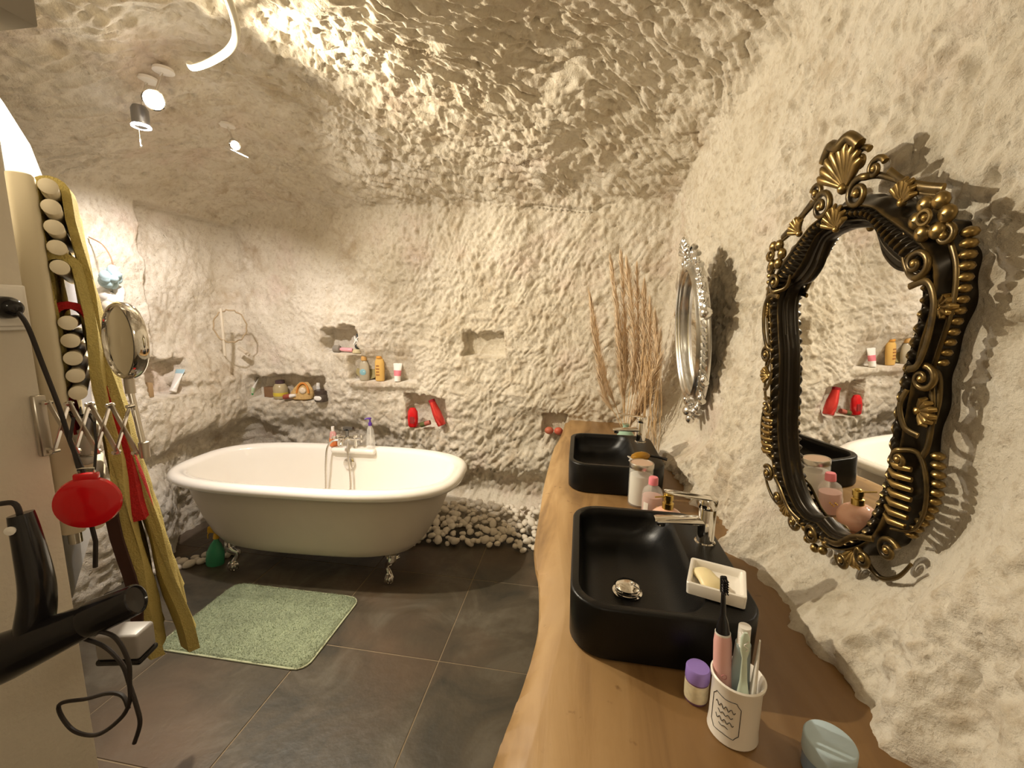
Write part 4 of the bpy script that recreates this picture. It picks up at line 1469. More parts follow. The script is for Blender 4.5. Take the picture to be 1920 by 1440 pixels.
both(beads, 'beading', M_GOLD, gold)
both(lambda: scroll(0.232, -0.078, 0.022, 1.3, PI * 0.5, -1, 0.0060, 0.040, [(0.248, -0.150), (0.252, -0.11), (0.245, -0.07)]), 'scroll', M_GOLD, gold)
both(lambda: strip([(0.205, -0.10, 0), (0.198, -0.13, 0.004), (0.212, -0.165, 0.005), (0.235, -0.175, 0)], 0.0055, 0.042), 'leaf', M_GOLD, gold)
both(lambda: scroll(0.208, -0.225, 0.016, 1.3, PI * 0.6, 1, 0.0055, 0.044, [(0.192, -0.365), (0.235, -0.345), (0.252, -0.30), (0.248, -0.245), (0.228, -0.208)]), 'scroll', M_GOLD, gold)


def side_shell():
    mb = MB()
    for k in range(7):
        t = k / 6
        y = -0.235 - 0.105 * t
        mb.tube([(0.185, y, 0.040), (0.205, y - 0.003, 0.048), (0.228 + 0.006 * math.sin(t * PI), y - 0.002, 0.040)], [0.004, 0.0068, 0.005], 8)
    return mb


both(side_shell, 'side_shell', M_GOLD, gold)


def knobs():
    mb = MB()
    for k in range(11):
        t = k / 10
        a = 0.252 + 0.018 * math.sin(t * PI) - 0.03 * t
        mb.ball((a, -0.205 - 0.155 * t, 0.018), 0.011, 8, (1.1, 0.7, 1))
    return mb


both(knobs, 'beading', M_GOLD, gold)
both(lambda: scroll(0.198, -0.405, 0.023, 1.3, PI * 0.2, 1, 0.0065, 0.036), 'scroll', M_GOLD, gold)
both(lambda: scroll(0.145, -0.452, 0.020, 1.3, PI * 0.8, 1, 0.0065, 0.036, [(0.235, -0.41), (0.21, -0.452), (0.17, -0.475)]), 'scroll', M_GOLD, gold)
both(lambda: strip([(0.165, -0.400, 0), (0.125, -0.418, 0.008), (0.085, -0.455, 0.008), (0.045, -0.468, 0.004)], [0.006] * 25, 0.040), 'leaf', M_GOLD, gold)
both(lambda: scroll(0.085, -0.492, 0.018, 1.2, PI, 1, 0.0065, 0.030), 'scroll', M_GOLD, gold)


def bottom_ros():
    mb = MB()
    mb.tube([(0.017 * math.cos(k * PI / 10), -0.478 + 0.017 * math.sin(k * PI / 10), 0.046) for k in range(20)], 0.0045, 8, loop=True)
    mb.ball((0, -0.478, 0.042), 0.010, 12)
    for k in range(5):
        a = PI + k * PI / 4
        mb.ball((0.036 * math.cos(a), -0.482 + 0.032 * math.sin(a), 0.032), 0.011, 10)
    return mb


bottom_ros().build('rosette', M_GOLD, gold, 50)
both(lambda: strip([(0.236, 0.148, 0), (0.256, 0.10, 0.002), (0.258, 0.04, 0.002), (0.246, -0.02, 0.002), (0.236, -0.06, 0)], 0.005, 0.030), 'moulding_arc', M_GOLD, gold)
both(lambda: strip([(0.236, -0.09, 0), (0.246, -0.14, 0.003), (0.244, -0.19, 0.003), (0.232, -0.215, 0)], 0.0055, 0.028), 'moulding_arc', M_GOLD, gold)
both(lambda: shell_fan(0.222, -0.135, 0.1, 1.9, 6, 0.036, 0.0065, 0.030, 0.004), 'leaf_fan', M_GOLD, gold)
both(lambda: shell_fan(0.142, 0.222, PI * 0.36, 1.8, 6, 0.042, 0.0065, 0.026, 0.006), 'leaf_fan', M_GOLD, gold)
both(lambda: shell_fan(0.112, -0.452, -PI * 0.40, 1.8, 6, 0.040, 0.0065, 0.026, 0.004), 'leaf_fan', M_GOLD, gold)
both(lambda: shell_fan(0.232, 0.04, 0.0, 1.6, 5, 0.032, 0.0062, 0.026, 0.002), 'leaf_fan', M_GOLD, gold)
both(lambda: scroll(0.238, 0.150, 0.018, 1.3, PI * 0.9, -1, 0.006, 0.036), 'scroll', M_GOLD, gold)

# silver mirror
az_, el_ = math.radians(0), math.radians(-5)
nS = Vector((-math.cos(az_) * math.cos(el_), -math.sin(az_) * math.cos(el_), math.sin(el_)))
hS = Vector((0, 0, 1)).cross(nS).normalized()
vS = nS.cross(hS)
silver = thing('silver_mirror', 'oval wall mirror with an ornate silver frame, hung above the far sink', 'mirror', mat=basis((0.500, 2.030, 1.437), hS, vS, nS) @ Matrix.Diagonal((1.13, 1.08, 1.1, 1)))
NS_ = 120
ell = lambda a, b_, cy=0: [(a * math.sin(2 * PI * k / NS_), cy + b_ * math.cos(2 * PI * k / NS_)) for k in range(NS_)]
inn, out = ell(0.158, 0.245), ell(0.205, 0.305)
prof = [(0, 0.0), (0, 0.012), (0.05, 0.022), (0.14, 0.026), (0.20, 0.021), (0.27, 0.032), (0.38, 0.036), (0.48, 0.028), (0.55, 0.018), (0.75, 0.014), (0.92, 0.008), (1.0, 0.000), (1.0, -0.010)]
ring_frame(inn, out, prof).build('frame', M_SILVER, silver, 50)
MB().prism(inn, -0.004, 0.001).build('mirror_glass', M_GLASSM, silver, 0)
MB().prism([(x * 0.96, y * 0.96) for x, y in out], -0.010, -0.005).build('backboard', pm('grey_board', (0.2, 0.19, 0.17), 0.8), silver, 0)
for hs in (1, -1):
    mb = MB()
    for k in range(64):
        a = 2 * PI * k / 64
        if abs(math.cos(a)) > 0.80 or math.sin(a) * hs < 0: continue
        x1_, y1_ = 0.186 * math.sin(a), 0.282 * math.cos(a)
        x2_, y2_ = 0.206 * math.sin(a + 0.09), 0.306 * math.cos(a + 0.09)
        mb.tube([(x1_, y1_, 0.019), ((x1_ + x2_) / 2, (y1_ + y2_) / 2, 0.019), (x2_, y2_, 0.008)], 0.006, 6)
    mb.build('rope_moulding', M_SILVER, silver, 50)
shell_fan(0, 0.310, PI / 2, 2.2, 7, 0.080, 0.012, 0.020, 0.012).build('crest_shell', M_SILVER, silver, 50)
for cx_, cy_, R_, hd in ((0.045, 0.322, 0.026, 1), (0.090, 0.292, 0.026, 1), (0.130, 0.248, 0.024, 1), (0.168, 0.190, 0.022, 1), (0.192, 0.135, 0.018, 1)):
    both(lambda: scroll(cx_, cy_, R_, 1.3, 0.6, hd, 0.011, 0.009), 'scroll', M_SILVER, silver)
both(lambda: MB().ball((0.208, 0.085, 0.010), 0.023, 16), 'boss', M_SILVER, silver)
for cx_, cy_, R_, hd in ((0.182, -0.165, 0.018, -1), (0.140, -0.240, 0.022, -1), (0.090, -0.292, 0.024, -1), (0.042, -0.320, 0.022, -1)):
    both(lambda: scroll(cx_, cy_, R_, 1.3, -0.6, hd, 0.011, 0.008), 'scroll', M_SILVER, silver)
MB().ball((0, -0.325, 0.022), 0.026, 16).ball((0, -0.360, 0.018), 0.018, 14, (1, 1.3, 1)).build('pendant_drop', M_SILVER, silver, 50)

# ------------------------------------------------------------------ towel warmer
tR = Vector((-0.79, 0.61, 0)).normalized()
mR = Vector((0.61, 0.79, 0)).normalized()
N0 = Vector((-1.115, 0.735, 0))
MR = basis(N0, tR, mR, (0, 0, 1)) if False else basis(N0, tR, -mR * -1, (0, 0, 1))
rail = thing('towel_warmer', 'cream tubular towel warmer with round bar ends at the painted wall', 'towel warmer', mat=Matrix.Translation(N0) @ Matrix(((tR.x, mR.x, 0, 0), (tR.y, mR.y, 0, 0), (0, 0, 1, 0), (0, 0, 0, 1))))


def rr_col(s0, z0, z1):
    rg = []
    for ins, z in [(0.008, z0), (0.002, z0 + 0.003), (0, z0 + 0.008), (0, z1 - 0.008), (0.002, z1 - 0.003), (0.008, z1)]:
        rg.append([(x, y, z) for x, y, _ in rr_ring(s0 - 0.021 + ins, s0 + 0.021 - ins, -0.021 + ins, 0.021 - ins, 0.012, 0, 4)])
    return MB().rings(rg, True, True, True)


rr_col(0.0, 1.00, 1.765).build('post', M_CREAM, rail)
rr_col(0.46, 1.00, 1.765).build('post', M_CREAM, rail)
bars_z = [1.745, 1.705, 1.665, 1.625, 1.585, 1.470, 1.432, 1.394, 1.356, 1.318, 1.20, 1.16, 1.05, 1.015]
for z in bars_z:
    mb = MB().tube([(-0.012, 0.038, z), (0.472, 0.038, z)], 0.0145, 16)
    mb.lathe([(0.0148, -0.001), (0.0152, 0), (0.0152, 0.003), (0.013, 0.0045), (0, 0.005)], 18, along((-0.012, 0.038, z), (-0.1, 0.038, z)))
    mb.build('bar', M_CREAMCAP, rail)
for z in (1.64, 1.12):
    MB().tube([(0.0, -0.02, z), (0.0, -0.058, z)], 0.010, 12).lathe([(0.018, 0), (0.018, 0.006), (0, 0.006)], 16, along((0, -0.058, z), (0, 0, z))).build('wall_bracket', M_CREAM, rail)
on(Matrix.Translation((0, 0, 0.975)), [(0, 0), (0.012, 0), (0.012, 0.028), (0, 0.028)], 14, 'valve', M_CHROME, rail)


def rl(s, m, z):
    return tuple(Vector(N0) + tR * s + mR * m + Vector((0, 0, z)))


def towel(name, label, mat, s0, s1, ztop, zf, zb, m_top, flare, thick, folds=3, seed=0, group=None):
    """folded towel over a bar: front leaf, fold, back leaf; local frame of the warmer"""
    T_ = thing(name, label, 'towel', mat=rail.matrix_world.copy() @ Matrix.Translation((0, 0, zf)))
    ns = 26
    prof_f, prof_b = [], []
    nz = 22
    mc = 0.038
    outer_, inner_ = [], []
    for k in range(nz + 1):
        t = k / nz
        z = zf + (ztop - zf) * t
        fl_ = flare * (1 - t) ** 1.3
        outer_.append((mc + m_top + fl_ + thick * 0.5 * (1.0 + 0.4 * (1 - t)), z))
    for k in range(9):
        a = PI * k / 8
        outer_.append((mc + math.cos(a) * (m_top + thick * 0.5), ztop + math.sin(a) * (m_top + thick * 0.5)))
    for k in range(nz + 1):
        t = k / nz
        z = ztop - (ztop - zb) * t
        outer_.append((mc - m_top - thick * 0.35, z))
    for k in range(nz + 1):
        t = k / nz
        z = zb + (ztop - zb) * t
        inner_.append((mc - m_top * 0.9 + 0.002, z))
    for k in range(9):
        a = PI * (1 - k / 8)
        inner_.append((mc + math.cos(a) * m_top * 0.9, ztop + math.sin(a) * m_top * 0.9))
    for k in range(nz + 1):
        t = k / nz
        z = ztop - (ztop - zf) * t
        fl_ = flare * t ** 1.3
        inner_.append((mc + m_top * 0.9 + fl_ - thick * 0.2 * t, z))
    loop = outer_ + inner_
    rg = []
    for i in range(ns + 1):
        u_ = i / ns
        s = s0 + (s1 - s0) * u_
        edge = 1 - 0.5 * (abs(u_ - 0.5) * 2) ** 8
        ring = []
        for (m, z) in loop:
            w_ = (ztop - z) / max(0.01, ztop - zf)
            wv = 0.010 * w_ * math.sin(u_ * folds * 2 * PI + seed + z * 3)
            mm = mc + (m - mc) * (1.0) + wv + 0.004 * math.sin(z * 21 + u_ * 9 + seed)
            ring.append((s + 0.008 * math.sin(z * 9 + seed) * (1 if u_ < 0.5 else -1), mm, z - zf))
        rg.append(ring)
    MB().rings(rg, True, True, True).build('cloth', mat, T_, 60)
    return T_


towel('bath_towel', 'large yellow towel hanging lowest from the top bars of the towel warmer', M_TOWY, 0.05, 0.44, 1.745, 0.56, 1.35, 0.020, 0.120, 0.026, 3, 0.3)
towel('bath_towel', 'yellow towel folded over the warmer nearer the pillar, beside the larger yellow one', M_TOWY, 0.012, 0.24, 1.585, 0.60, 1.30, 0.021, 0.050, 0.030, 2, 1.9)
towel('bath_towel', 'red towel hanging over the middle bars of the towel warmer', M_TOWR, 0.035, 0.30, 1.480, 0.98, 1.20, 0.022, 0.055, 0.028, 2, 2.2)

# dark strip modelled where the gap between the towel folds is in shade
sg = thing('fold_shade_strip', 'dark brown strip standing for the shaded gap in the yellow towel below the red disc', 'shade strip', rl(-0.01, 0.065, 0.66))
MB().rings([[(x + 0.01 * math.sin(k * 0.8), 0.012 * math.sin(k * 0.5), k * 0.05), (x + w2 + 0.01 * math.sin(k * 0.8), 0.012 * math.sin(k * 0.5) + 0.012, k * 0.05), (x + w2 + 0.01 * math.sin(k * 0.8), 0.012 * math.sin(k * 0.5) + 0.016, k * 0.05), (x + 0.01 * math.sin(k * 0.8), 0.012 * math.sin(k * 0.5) + 0.004, k * 0.05)] for k in range(9) for x, w2 in [(-0.010, 0.020)]], True, True, True).build('shade_band', pm('fold_shade_brown', (0.05, 0.018, 0.012), 0.6), sg)

# outlet, plug and cords ----------------------------------------------
PX = -1.03
out_ = thing('wall_socket', 'white power socket plate on the near painted pillar', 'socket', mat=basis((PX + 0.001, 0.615, 1.50), (0, 1, 0), (0, 0, 1), (1, 0, 0)))
MB().box((0, 0, 0.004), (0.082, 0.082, 0.009), 0.003, 3).box((0, 0, 0.010), (0.066, 0.066, 0.006), 0.002, 2).build('face_plate', M_WHITEP, out_)
plug = thing('plug', 'round black plug pushed into the white wall socket, with its cord', 'plug', mat=basis((PX + 0.014, 0.615, 1.50), (0, 1, 0), (0, 0, 1), (1, 0, 0)))
on(None, [(0, 0), (0.019, 0), (0.020, 0.003), (0.019, 0.018), (0.013, 0.030), (0.007, 0.034), (0, 0.034)], 24, 'plug_body', M_BLACKP, plug)


def wl(o, p):
    return tuple(o.matrix_world.inverted() @ Vector(p))


bpy.context.view_layer.update()
RED = Vector((-0.905, 0.625, 1.140))
cpts = [(PX + 0.04, 0.615, 1.50), (PX + 0.055, 0.62, 1.47), (PX + 0.06, 0.63, 1.40), (PX + 0.075, 0.635, 1.32), (PX + 0.09, 0.635, 1.25), tuple(RED + Vector((-0.006, 0.004, 0.055)))]
MB().tube([wl(plug, p) for p in spline(cpts, 8)], 0.0038, 8).build('cord', M_CORD, plug)
rd = thing('red_disc', 'round red plastic case hanging on black cords before the towel warmer', 'case', mat=basis(RED, (0.80, 0.60, 0), (0.05, -0.05, 1), (0.62, -0.78, 0.08)))
on(None, [(0, -0.014), (0.030, -0.013), (0.046, -0.007), (0.050, 0.0), (0.048, 0.006), (0.038, 0.010), (0.030, 0.011), (0.0, 0.013)], 40, 'disc', M_RED, rd)
MB().box((0, 0.050, 0), (0.036, 0.014, 0.014), 0.003).build('hinge', M_RED, rd)
MB().tube([(-0.012, 0.054, 0), (-0.012, 0.066, 0), (0.012, 0.066, 0), (0.012, 0.054, 0)], 0.002, 8).build('wire_loop', M_CHROME, rd)
MB().tube([(-0.010, 0.062, 0.0), (-0.022, 0.12, -0.01), (-0.018, 0.16, -0.02)], 0.0028, 6).tube([(0.012, 0.062, 0.0), (0.014, 0.11, -0.01), (0.010, 0.15, -0.02)], 0.0022, 6).build('cord', M_CORD, rd)
MB().tube([(0.002, -0.048, 0.0), (0.006, -0.08, 0.0), (0.004, -0.13, 0.004)], 0.004, 6).build('cord', M_CORD, rd)

# hair dryer -----------------------------------------------------------
A_, B_ = Vector((-0.975, 0.440, 0.910)), Vector((-0.716, 0.543, 1.022))
dry = thing('hair_dryer', 'black hair dryer hung nozzle outwards on the near painted pillar', 'hair dryer', mat=along(A_, B_))
Ld = (B_ - A_).length
on(None, [(0, -0.012), (0.028, -0.010), (0.037, 0.004), (0.0395, 0.03), (0.038, 0.10), (0.033, 0.15), (0.028, 0.20), (0.0265, 0.225), (0, 0.225)], 36, 'barrel', M_BLACKP, dry)
on(None, [(0, 0.224), (0.0275, 0.224), (0.0285, 0.230), (0.0255, Ld - 0.004), (0.0245, Ld - 0.001), (0.022, Ld), (0.0205, Ld - 0.003), (0, Ld - 0.004)], 36, 'nozzle', M_BLACKP, dry)
on(None, [(0.0396, 0.024), (0.0402, 0.027), (0.0402, 0.033), (0.0396, 0.036)], 32, 'ring', pm('dark_ring', (0.03, 0.03, 0.03), 0.3), dry)
bpy.context.view_layer.update()
hpts = [wl(dry, p) for p in [(-0.868, 0.494, 0.965), (-0.859, 0.500, 1.010), (-0.857, 0.505, 1.055), (-0.863, 0.507, 1.120), (-0.872, 0.509, 1.175)]]
MB().tube(spline(hpts, 5), [0.030 - 0.012 * (k / 20) ** 1.5 for k in range(21)], 16, flat=0.75).build('handle', M_BLACKP, dry)
MB().tube([wl(dry, p) for p in spline([(-0.872, 0.508, 1.170), (-0.88, 0.508, 1.192), (-0.92, 0.505, 1.188), (-1.03, 0.500, 1.175)], 5)], 0.004, 8).build('hanging_loop', M_CORD, dry)
MB().lathe([(0, 0), (0.006, 0), (0.007, 0.004), (0, 0.006)], 12, dry.matrix_world.inverted() @ along((-0.862, 0.489, 1.158), (-0.6, 0.1, 1.2))).build('rivet', M_WHITEP, dry)
for cp in ([(-0.800, 0.510, 0.965), (-0.765, 0.520, 0.945), (-0.730, 0.518, 0.918), (-0.712, 0.512, 0.887), (-0.697, 0.507, 0.853), (-0.690, 0.503, 0.827), (-0.698, 0.497, 0.795)],
           [(-0.770, 0.505, 0.985), (-0.735, 0.515, 0.972), (-0.714, 0.516, 0.930), (-0.709, 0.510, 0.891), (-0.709, 0.506, 0.861), (-0.725, 0.500, 0.832), (-0.785, 0.505, 0.785), (-0.86, 0.52, 0.765), (-0.88, 0.52, 0.81), (-0.820, 0.522, 0.832), (-0.762, 0.515, 0.860), (-0.728, 0.511, 0.865), (-0.710, 0.504, 0.850)]):
    MB().tube([wl(dry, p) for p in spline(cp, 8)], 0.0033, 8).build('cord', M_CORD, dry)
# grey bag end seen under the towel
bg = thing('grey_box', 'small grey satin box on a wall hook under the yellow towel', 'box', mat=basis((-0.945, 0.640, 0.812), (0.9, 0.2, 0), (-0.2, 0.9, 0), (0, 0, 1)))
MB().box((0.03, 0.02, 0), (0.085, 0.05, 0.055), 0.007, 3).build('box_body', pm('grey_satin', (0.34, 0.32, 0.31), 0.35), bg)
MB().box((0.03, 0.02, -0.033), (0.088, 0.053, 0.012), 0.004, 2).build('box_rim', M_BLACKP, bg)
MB().tube([(0.0, 0.02, 0.02), (-0.03, 0.02, 0.03), (-0.085, 0.02, 0.03)], 0.004, 8).build('hook', M_CHROME, bg)

# ------------------------------------------------------------------ shaving mirror on a scissor arm
SM = Vector((-0.916, 0.735, 1.437))
nM = Vector((-0.33, -0.94, 0.01)).normalized()
hM = Vector((0, 0, 1)).cross(nM).normalized()
vM = nM.cross(hM)
shv = thing('shaving_mirror', 'round chrome magnifying mirror on a scissor arm beside the towels', 'mirror', mat=basis(SM, hM, vM, nM))
on(None, [(0.067, -0.014), (0.074, -0.012), (0.078, -0.006), (0.078, 0.007), (0.074, 0.012), (0.070, 0.012), (0.068, 0.007), (0.068, -0.010), (0.067, -0.014)], 56, 'rim', M_CHROME, shv)
on(None, [(0, 0.0065), (0.0685, 0.0075), (0.0685, 0.004), (0, 0.003)], 56, 'glass', M_GLASSM, shv)
on(None, [(0, -0.010), (0.0685, -0.009), (0.0685, -0.005), (0, -0.006)], 56, 'rear_glass', M_GLASSM, shv)
bpy.context.view_layer.update()
bt = SM - vM * 0.078
R0, R1 = bt, Vector((-0.877, 0.716, 1.212))
MB().tube([wl(shv, bt + Vector((0, 0, 0.004))), wl(shv, bt - Vector((0, 0, 0.03)))], 0.009, 12).tube([wl(shv, R0 - Vector((0, 0, 0.02))), wl(shv, R1)], 0.0055, 10).tube([wl(shv, R1 + Vector((0, 0, 0.02))), wl(shv, R1 - Vector((0, 0, 0.012)))], 0.009, 10).build('rod', M_BRUSHED, shv)
# arm: crossing flat bars between the rod and the pillar
ar0 = Vector((-0.895, 0.712, 1.262))
ar1 = Vector((-1.012, 0.655, 1.275))
nc = 4
for k in range(nc):
    a = ar0.lerp(ar1, k / nc)
    c = ar0.lerp(ar1, (k + 1) / nc)
    for q, (za, zb) in enumerate(((0.045, -0.052), (-0.052, 0.045))):
        p0_, p1_ = a + Vector((0.004 * q, 0, za)), c + Vector((0.004 * q, 0, zb))
        M_ = along(p0_, p1_)
        Lb = (p1_ - p0_).length
        MB().box((0, 0, Lb / 2), (0.011, 0.003, Lb + 0.010), 0.001, 1, shv.matrix_world.inverted() @ M_).build('arm_bar', M_BRUSHED, shv)
for k in range(nc + 1):
    a = ar0.lerp(ar1, k / nc)
    for zz_ in (0.045, -0.052):
        MB().tube([wl(shv, a + Vector((0, -0.006, zz_))), wl(shv, a + Vector((0, 0.008, zz_)))], 0.004, 8).build('rivet', M_CHROME, shv)
MB().box((0, 0, 0), (0.01, 0.02, 0.12), 0.002, 1, shv.matrix_world.inverted() @ Matrix.Translation((-1.024, 0.650, 1.275))).build('wall_plate', M_BRUSHED, shv)

# hair clips hanging at the warmer
hc = thing('hair_clip', 'black spiky hair clip hooked on the towel warmer above the red disc', 'hair clip', rl(-0.035, 0.035, 1.275))
mb = MB().tube([(-0.02, 0, 0.004), (0.0, 0, -0.006), (0.03, 0, 0.0)], 0.004, 6)
for k in range(7):
    mb.tube([(-0.02 + k * 0.008, 0, 0), (-0.024 + k * 0.009, 0.004, 0.016 if k % 2 else -0.016)], [0.003, 0.001], 6)
mb.build('teeth', M_BLACKP, hc)
pc = thing('clear_clip', 'translucent grey plastic clip on the warmer bars just above the red case', 'hair clip', rl(-0.03, 0.035, 1.205))
mb = MB().box((0, 0, 0), (0.04, 0.018, 0.045), 0.006, 3)
mb.box((0, 0, -0.035), (0.032, 0.02, 0.018), 0.006, 3)
mb.build('clip_body', pm('smoke_plastic', (0.55, 0.52, 0.46), 0.25, trans=0.4), pc)

# hanging pouf ornament on the left wall
pf = thing('bath_pouf', 'pale blue and white bath pouf hanging on a cord above the round mirror', 'bath pouf', (-2.36, 1.86, 1.64))
rnd = random.Random(9)
for nm, c0, R_, mt, n_ in (('white_mesh', (-0.01, 0, -0.06), 0.062, M_WHITEP, 16), ('cream_mesh', (0.02, 0.0, -0.13), 0.060, pm('cream_net', (0.72, 0.66, 0.54), 0.8), 14), ('blue_mesh', (0.035, -0.03, 0.02), 0.055, pm('blue_net', (0.42, 0.56, 0.60), 0.7), 14)):
    mb = MB()
    for k in range(n_):
        a, e_ = rnd.random() * 6.28, rnd.uniform(-1.2, 1.2)
        c_ = Vector((math.cos(a) * math.cos(e_), math.sin(a) * math.cos(e_), math.sin(e_))) * R_ * 0.55
        mb.ball(tuple(Vector(c0) + c_), R_ * 0.52, 10, (1, 0.7, rnd.uniform(0.6, 1.2)))
    mb.build(nm, mt, pf)
MB().tube(spline([(0.03, 0, 0.06), (0.02, 0.0, 0.12), (-0.02, 0.0, 0.18), (-0.12, 0.02, 0.22)], 6), 0.003, 6).build('cord', pm('brown_cord', (0.35, 0.20, 0.12), 0.7), pf)

# wire wreath and driftwood on the corner of the back wall
wr = thing('twig_wreath', 'thin twig hoop hung on the pale rock at the corner over the bath', 'wreath', mat=basis((-2.37, 2.60, 1.40), (0.80, 0.60, 0), (0, 0, 1), (0.60, -0.80, 0)))
pts = [(0.095 * math.cos(2 * PI * k / 40) + 0.004 * math.sin(k * 1.7), 0.110 * math.sin(2 * PI * k / 40) + 0.004 * math.cos(k * 2.3), 0.004 * math.sin(k)) for k in range(40)]
MB().tube(pts, 0.0045, 6, loop=True).tube([(p[0] * 1.02, p[1] * 0.97, p[2] + 0.005 * math.sin(i * 0.8)) for i, p in enumerate(pts)], 0.003, 6, loop=True).build('hoop', pm('twig', (0.40, 0.30, 0.18), 0.8), wr)
MB().tube([(-0.045, 0.12, 0), (-0.045, -0.20, 0)], 0.009, 8).build('stick', pm('pale_stick', (0.66, 0.58, 0.45), 0.8), wr)
dw = thing('driftwood', 'short pale wooden peg sticking out of the rock below the twig hoop', 'peg', (-2.42, 2.76, 1.215))
MB().box((0, 0, 0), (0.10, 0.02, 0.022), 0.004, 2, Matrix.Rotation(0.55, 4, 'Y')).build('peg_block', pm('pale_wood', (0.60, 0.52, 0.40), 0.8), dw)

# ------------------------------------------------------------------ niche contents
NY = 2.85


def bottle(name, label, loc, prof, mat, cap=None, capm=None, sx=1, sy=1, rot=(0, 0, 0), cat='bottle', seg=22):
    t = thing(name, label, cat, loc, rot=rot)
    on(None, prof, seg, 'body', mat, t, sx, sy)
    if cap: on(None, cap, seg, 'cap', capm, t)
    return t


z0 = 0.846
T = thing('cream_tube', 'white tube with a green cap leaning in the long niche', 'tube', mat=along((-2.515, 2.885, z0 + 0.012), (-2.455, 2.93, z0 + 0.15)))
tube_pack(T, M_WHITEP, pm('green_cap', (0.05, 0.42, 0.10), 0.35), 0.033, 0.12, (0.05, 0.35), pm('pale_green', (0.55, 0.68, 0.45), 0.5), cap_r=0.022, cap_l=0.03)
b = bottle('scrub_jar', 'clear jar of yellow scrub with a dark lid in the long niche', (-2.27, 2.92, z0), [(0, 0), (0.048, 0), (0.052, 0.008), (0.052, 0.085), (0.040, 0.108), (0.032, 0.115), (0, 0.115)], pm('yellow_clear', (0.66, 0.55, 0.33), 0.15, trans=0.35), [(0, 0.114), (0.033, 0.114), (0.033, 0.137), (0.031, 0.139), (0, 0.139)], pm('plum_lid', (0.07, 0.04, 0.045), 0.35))
on(None, [(0.0525, 0.02), (0.0528, 0.022), (0.0528, 0.045), (0.0525, 0.047)], 22, 'printed_band', pm('yellow_band', (0.62, 0.48, 0.05), 0.4), b)
b = thing('brown_box', 'small brown box behind the clear jar in the long niche', 'box', (-2.375, 2.945, z0))
MB().box((0, 0, 0.04), (0.08, 0.05, 0.08), 0.004).build('box_body', pm('brown_card', (0.22, 0.12, 0.06), 0.6), b)
b = thing('wicker_pouch', 'orange and tan patterned pouch in the long niche', 'pouch', (-2.085, 2.905, z0), rot=(0, 0.0, 0.15))
rs = []
for k, (z, w, d_) in enumerate([(0, 0.055, 0.03), (0.01, 0.085, 0.04), (0.05, 0.090, 0.036), (0.09, 0.070, 0.026), (0.12, 0.045, 0.014), (0.135, 0.030, 0.006)]):
    rs.append([(0.028 * (z / 0.135) + w * math.cos(2 * PI * q / 24), d_ * math.sin(2 * PI * q / 24), z) for q in range(24)])
MB().rings(rs, True, True, True).build('pouch_body', pm('wicker', (0.55, 0.36, 0.14), 0.8, var=0.35, scale=60, bump=0.003, bscale=90), b)
MB().tube([(0.028 + 0.045 * math.cos(PI * k / 10), -0.034 + 0.01 * math.sin(PI * k / 10), 0.055 + 0.075 * math.sin(PI * k / 10)) for k in range(11)], 0.007, 8).build('orange_trim', pm('orange_trim', (0.62, 0.22, 0.03), 0.6), b)
MB().ball((0.03, -0.036, 0.075), 0.026, 12, (1, 0.4, 1)).build('floral_patch', pm('floral', (0.72, 0.60, 0.45), 0.7, var=0.4, scale=90), b)
b = thing('lip_tube', 'short tube with a red-brown cap lying before the patterned pouch', 'tube', mat=along((-2.20, 2.865, z0 + 0.020), (-2.10, 2.862, z0 + 0.040)))
on(None, [(0, 0), (0.018, 0), (0.020, 0.004), (0.019, 0.055), (0, 0.055)], 18, 'cap', pm('rust_cap', (0.34, 0.08, 0.05), 0.35), b)
on(None, [(0, 0.055), (0.016, 0.055), (0.010, 0.10), (0, 0.102)], 18, 'body', M_WHITEP, b)
T = thing('sun_tube', 'grey-white upright tube between the patterned pouch and the dark jar', 'tube', mat=along((-1.955, 2.93, z0 + 0.13), (-1.945, 2.905, z0 + 0.001)))
tube_pack(T, pm('grey_white', (0.62, 0.60, 0.56), 0.4), M_WHITEP, 0.022, 0.10, cap_r=0.014, cap_l=0.025)
b = bottle('balm_jar', 'squat dark jar with an oval white label at the end of the long niche', (-1.905, 2.885, z0), [(0, 0), (0.046, 0), (0.050, 0.006), (0.050, 0.055), (0.044, 0.060), (0, 0.060)], pm('dark_glass', (0.09, 0.07, 0.055), 0.15), [(0, 0.058), (0.049, 0.058), (0.050, 0.062), (0.050, 0.082), (0.047, 0.085), (0, 0.085)], pm('dark_lid', (0.06, 0.04, 0.03), 0.35), cat='jar')
MB().ball((0, -0.0475, 0.030), 0.03, 16, (1.05, 0.16, 0.62)).build('oval_label', M_WHITEP, b)

z1_ = 1.2165
b = thing('round_brush', 'round hairbrush with a pink handle lying in the upper niche', 'brush', mat=along((-1.795, 2.90, z1_ + 0.026), (-1.58, 2.895, z1_ + 0.018)))
on(None, [(0, 0), (0.020, 0.0), (0.026, 0.004), (0.026, 0.048), (0.018, 0.054), (0, 0.054)], 22, 'bristle_barrel', pm('grey_bristle', (0.25, 0.22, 0.18), 0.8, bump=0.003, bscale=200), b)
on(None, [(0, 0.054), (0.010, 0.054), (0.014, 0.065), (0.015, 0.145), (0.010, 0.152), (0, 0.153)], 18, 'handle', pm('pink_handle', (0.80, 0.36, 0.40), 0.35), b)
b = thing('small_figurine', 'little dark and white figurine on a tan base in the upper niche', 'figurine', (-1.605, 2.895, z1_))
on(None, [(0, 0), (0.034, 0), (0.036, 0.01), (0.028, 0.026), (0, 0.03)], 20, 'base', pm('tan_base', (0.55, 0.46, 0.26), 0.6), b)
mb = MB().ball((0.005, 0, 0.048), 0.020, 12, (1.2, 1, 1.0)).ball((0.022, 0, 0.085), 0.016, 12, (0.8, 1, 1.5))
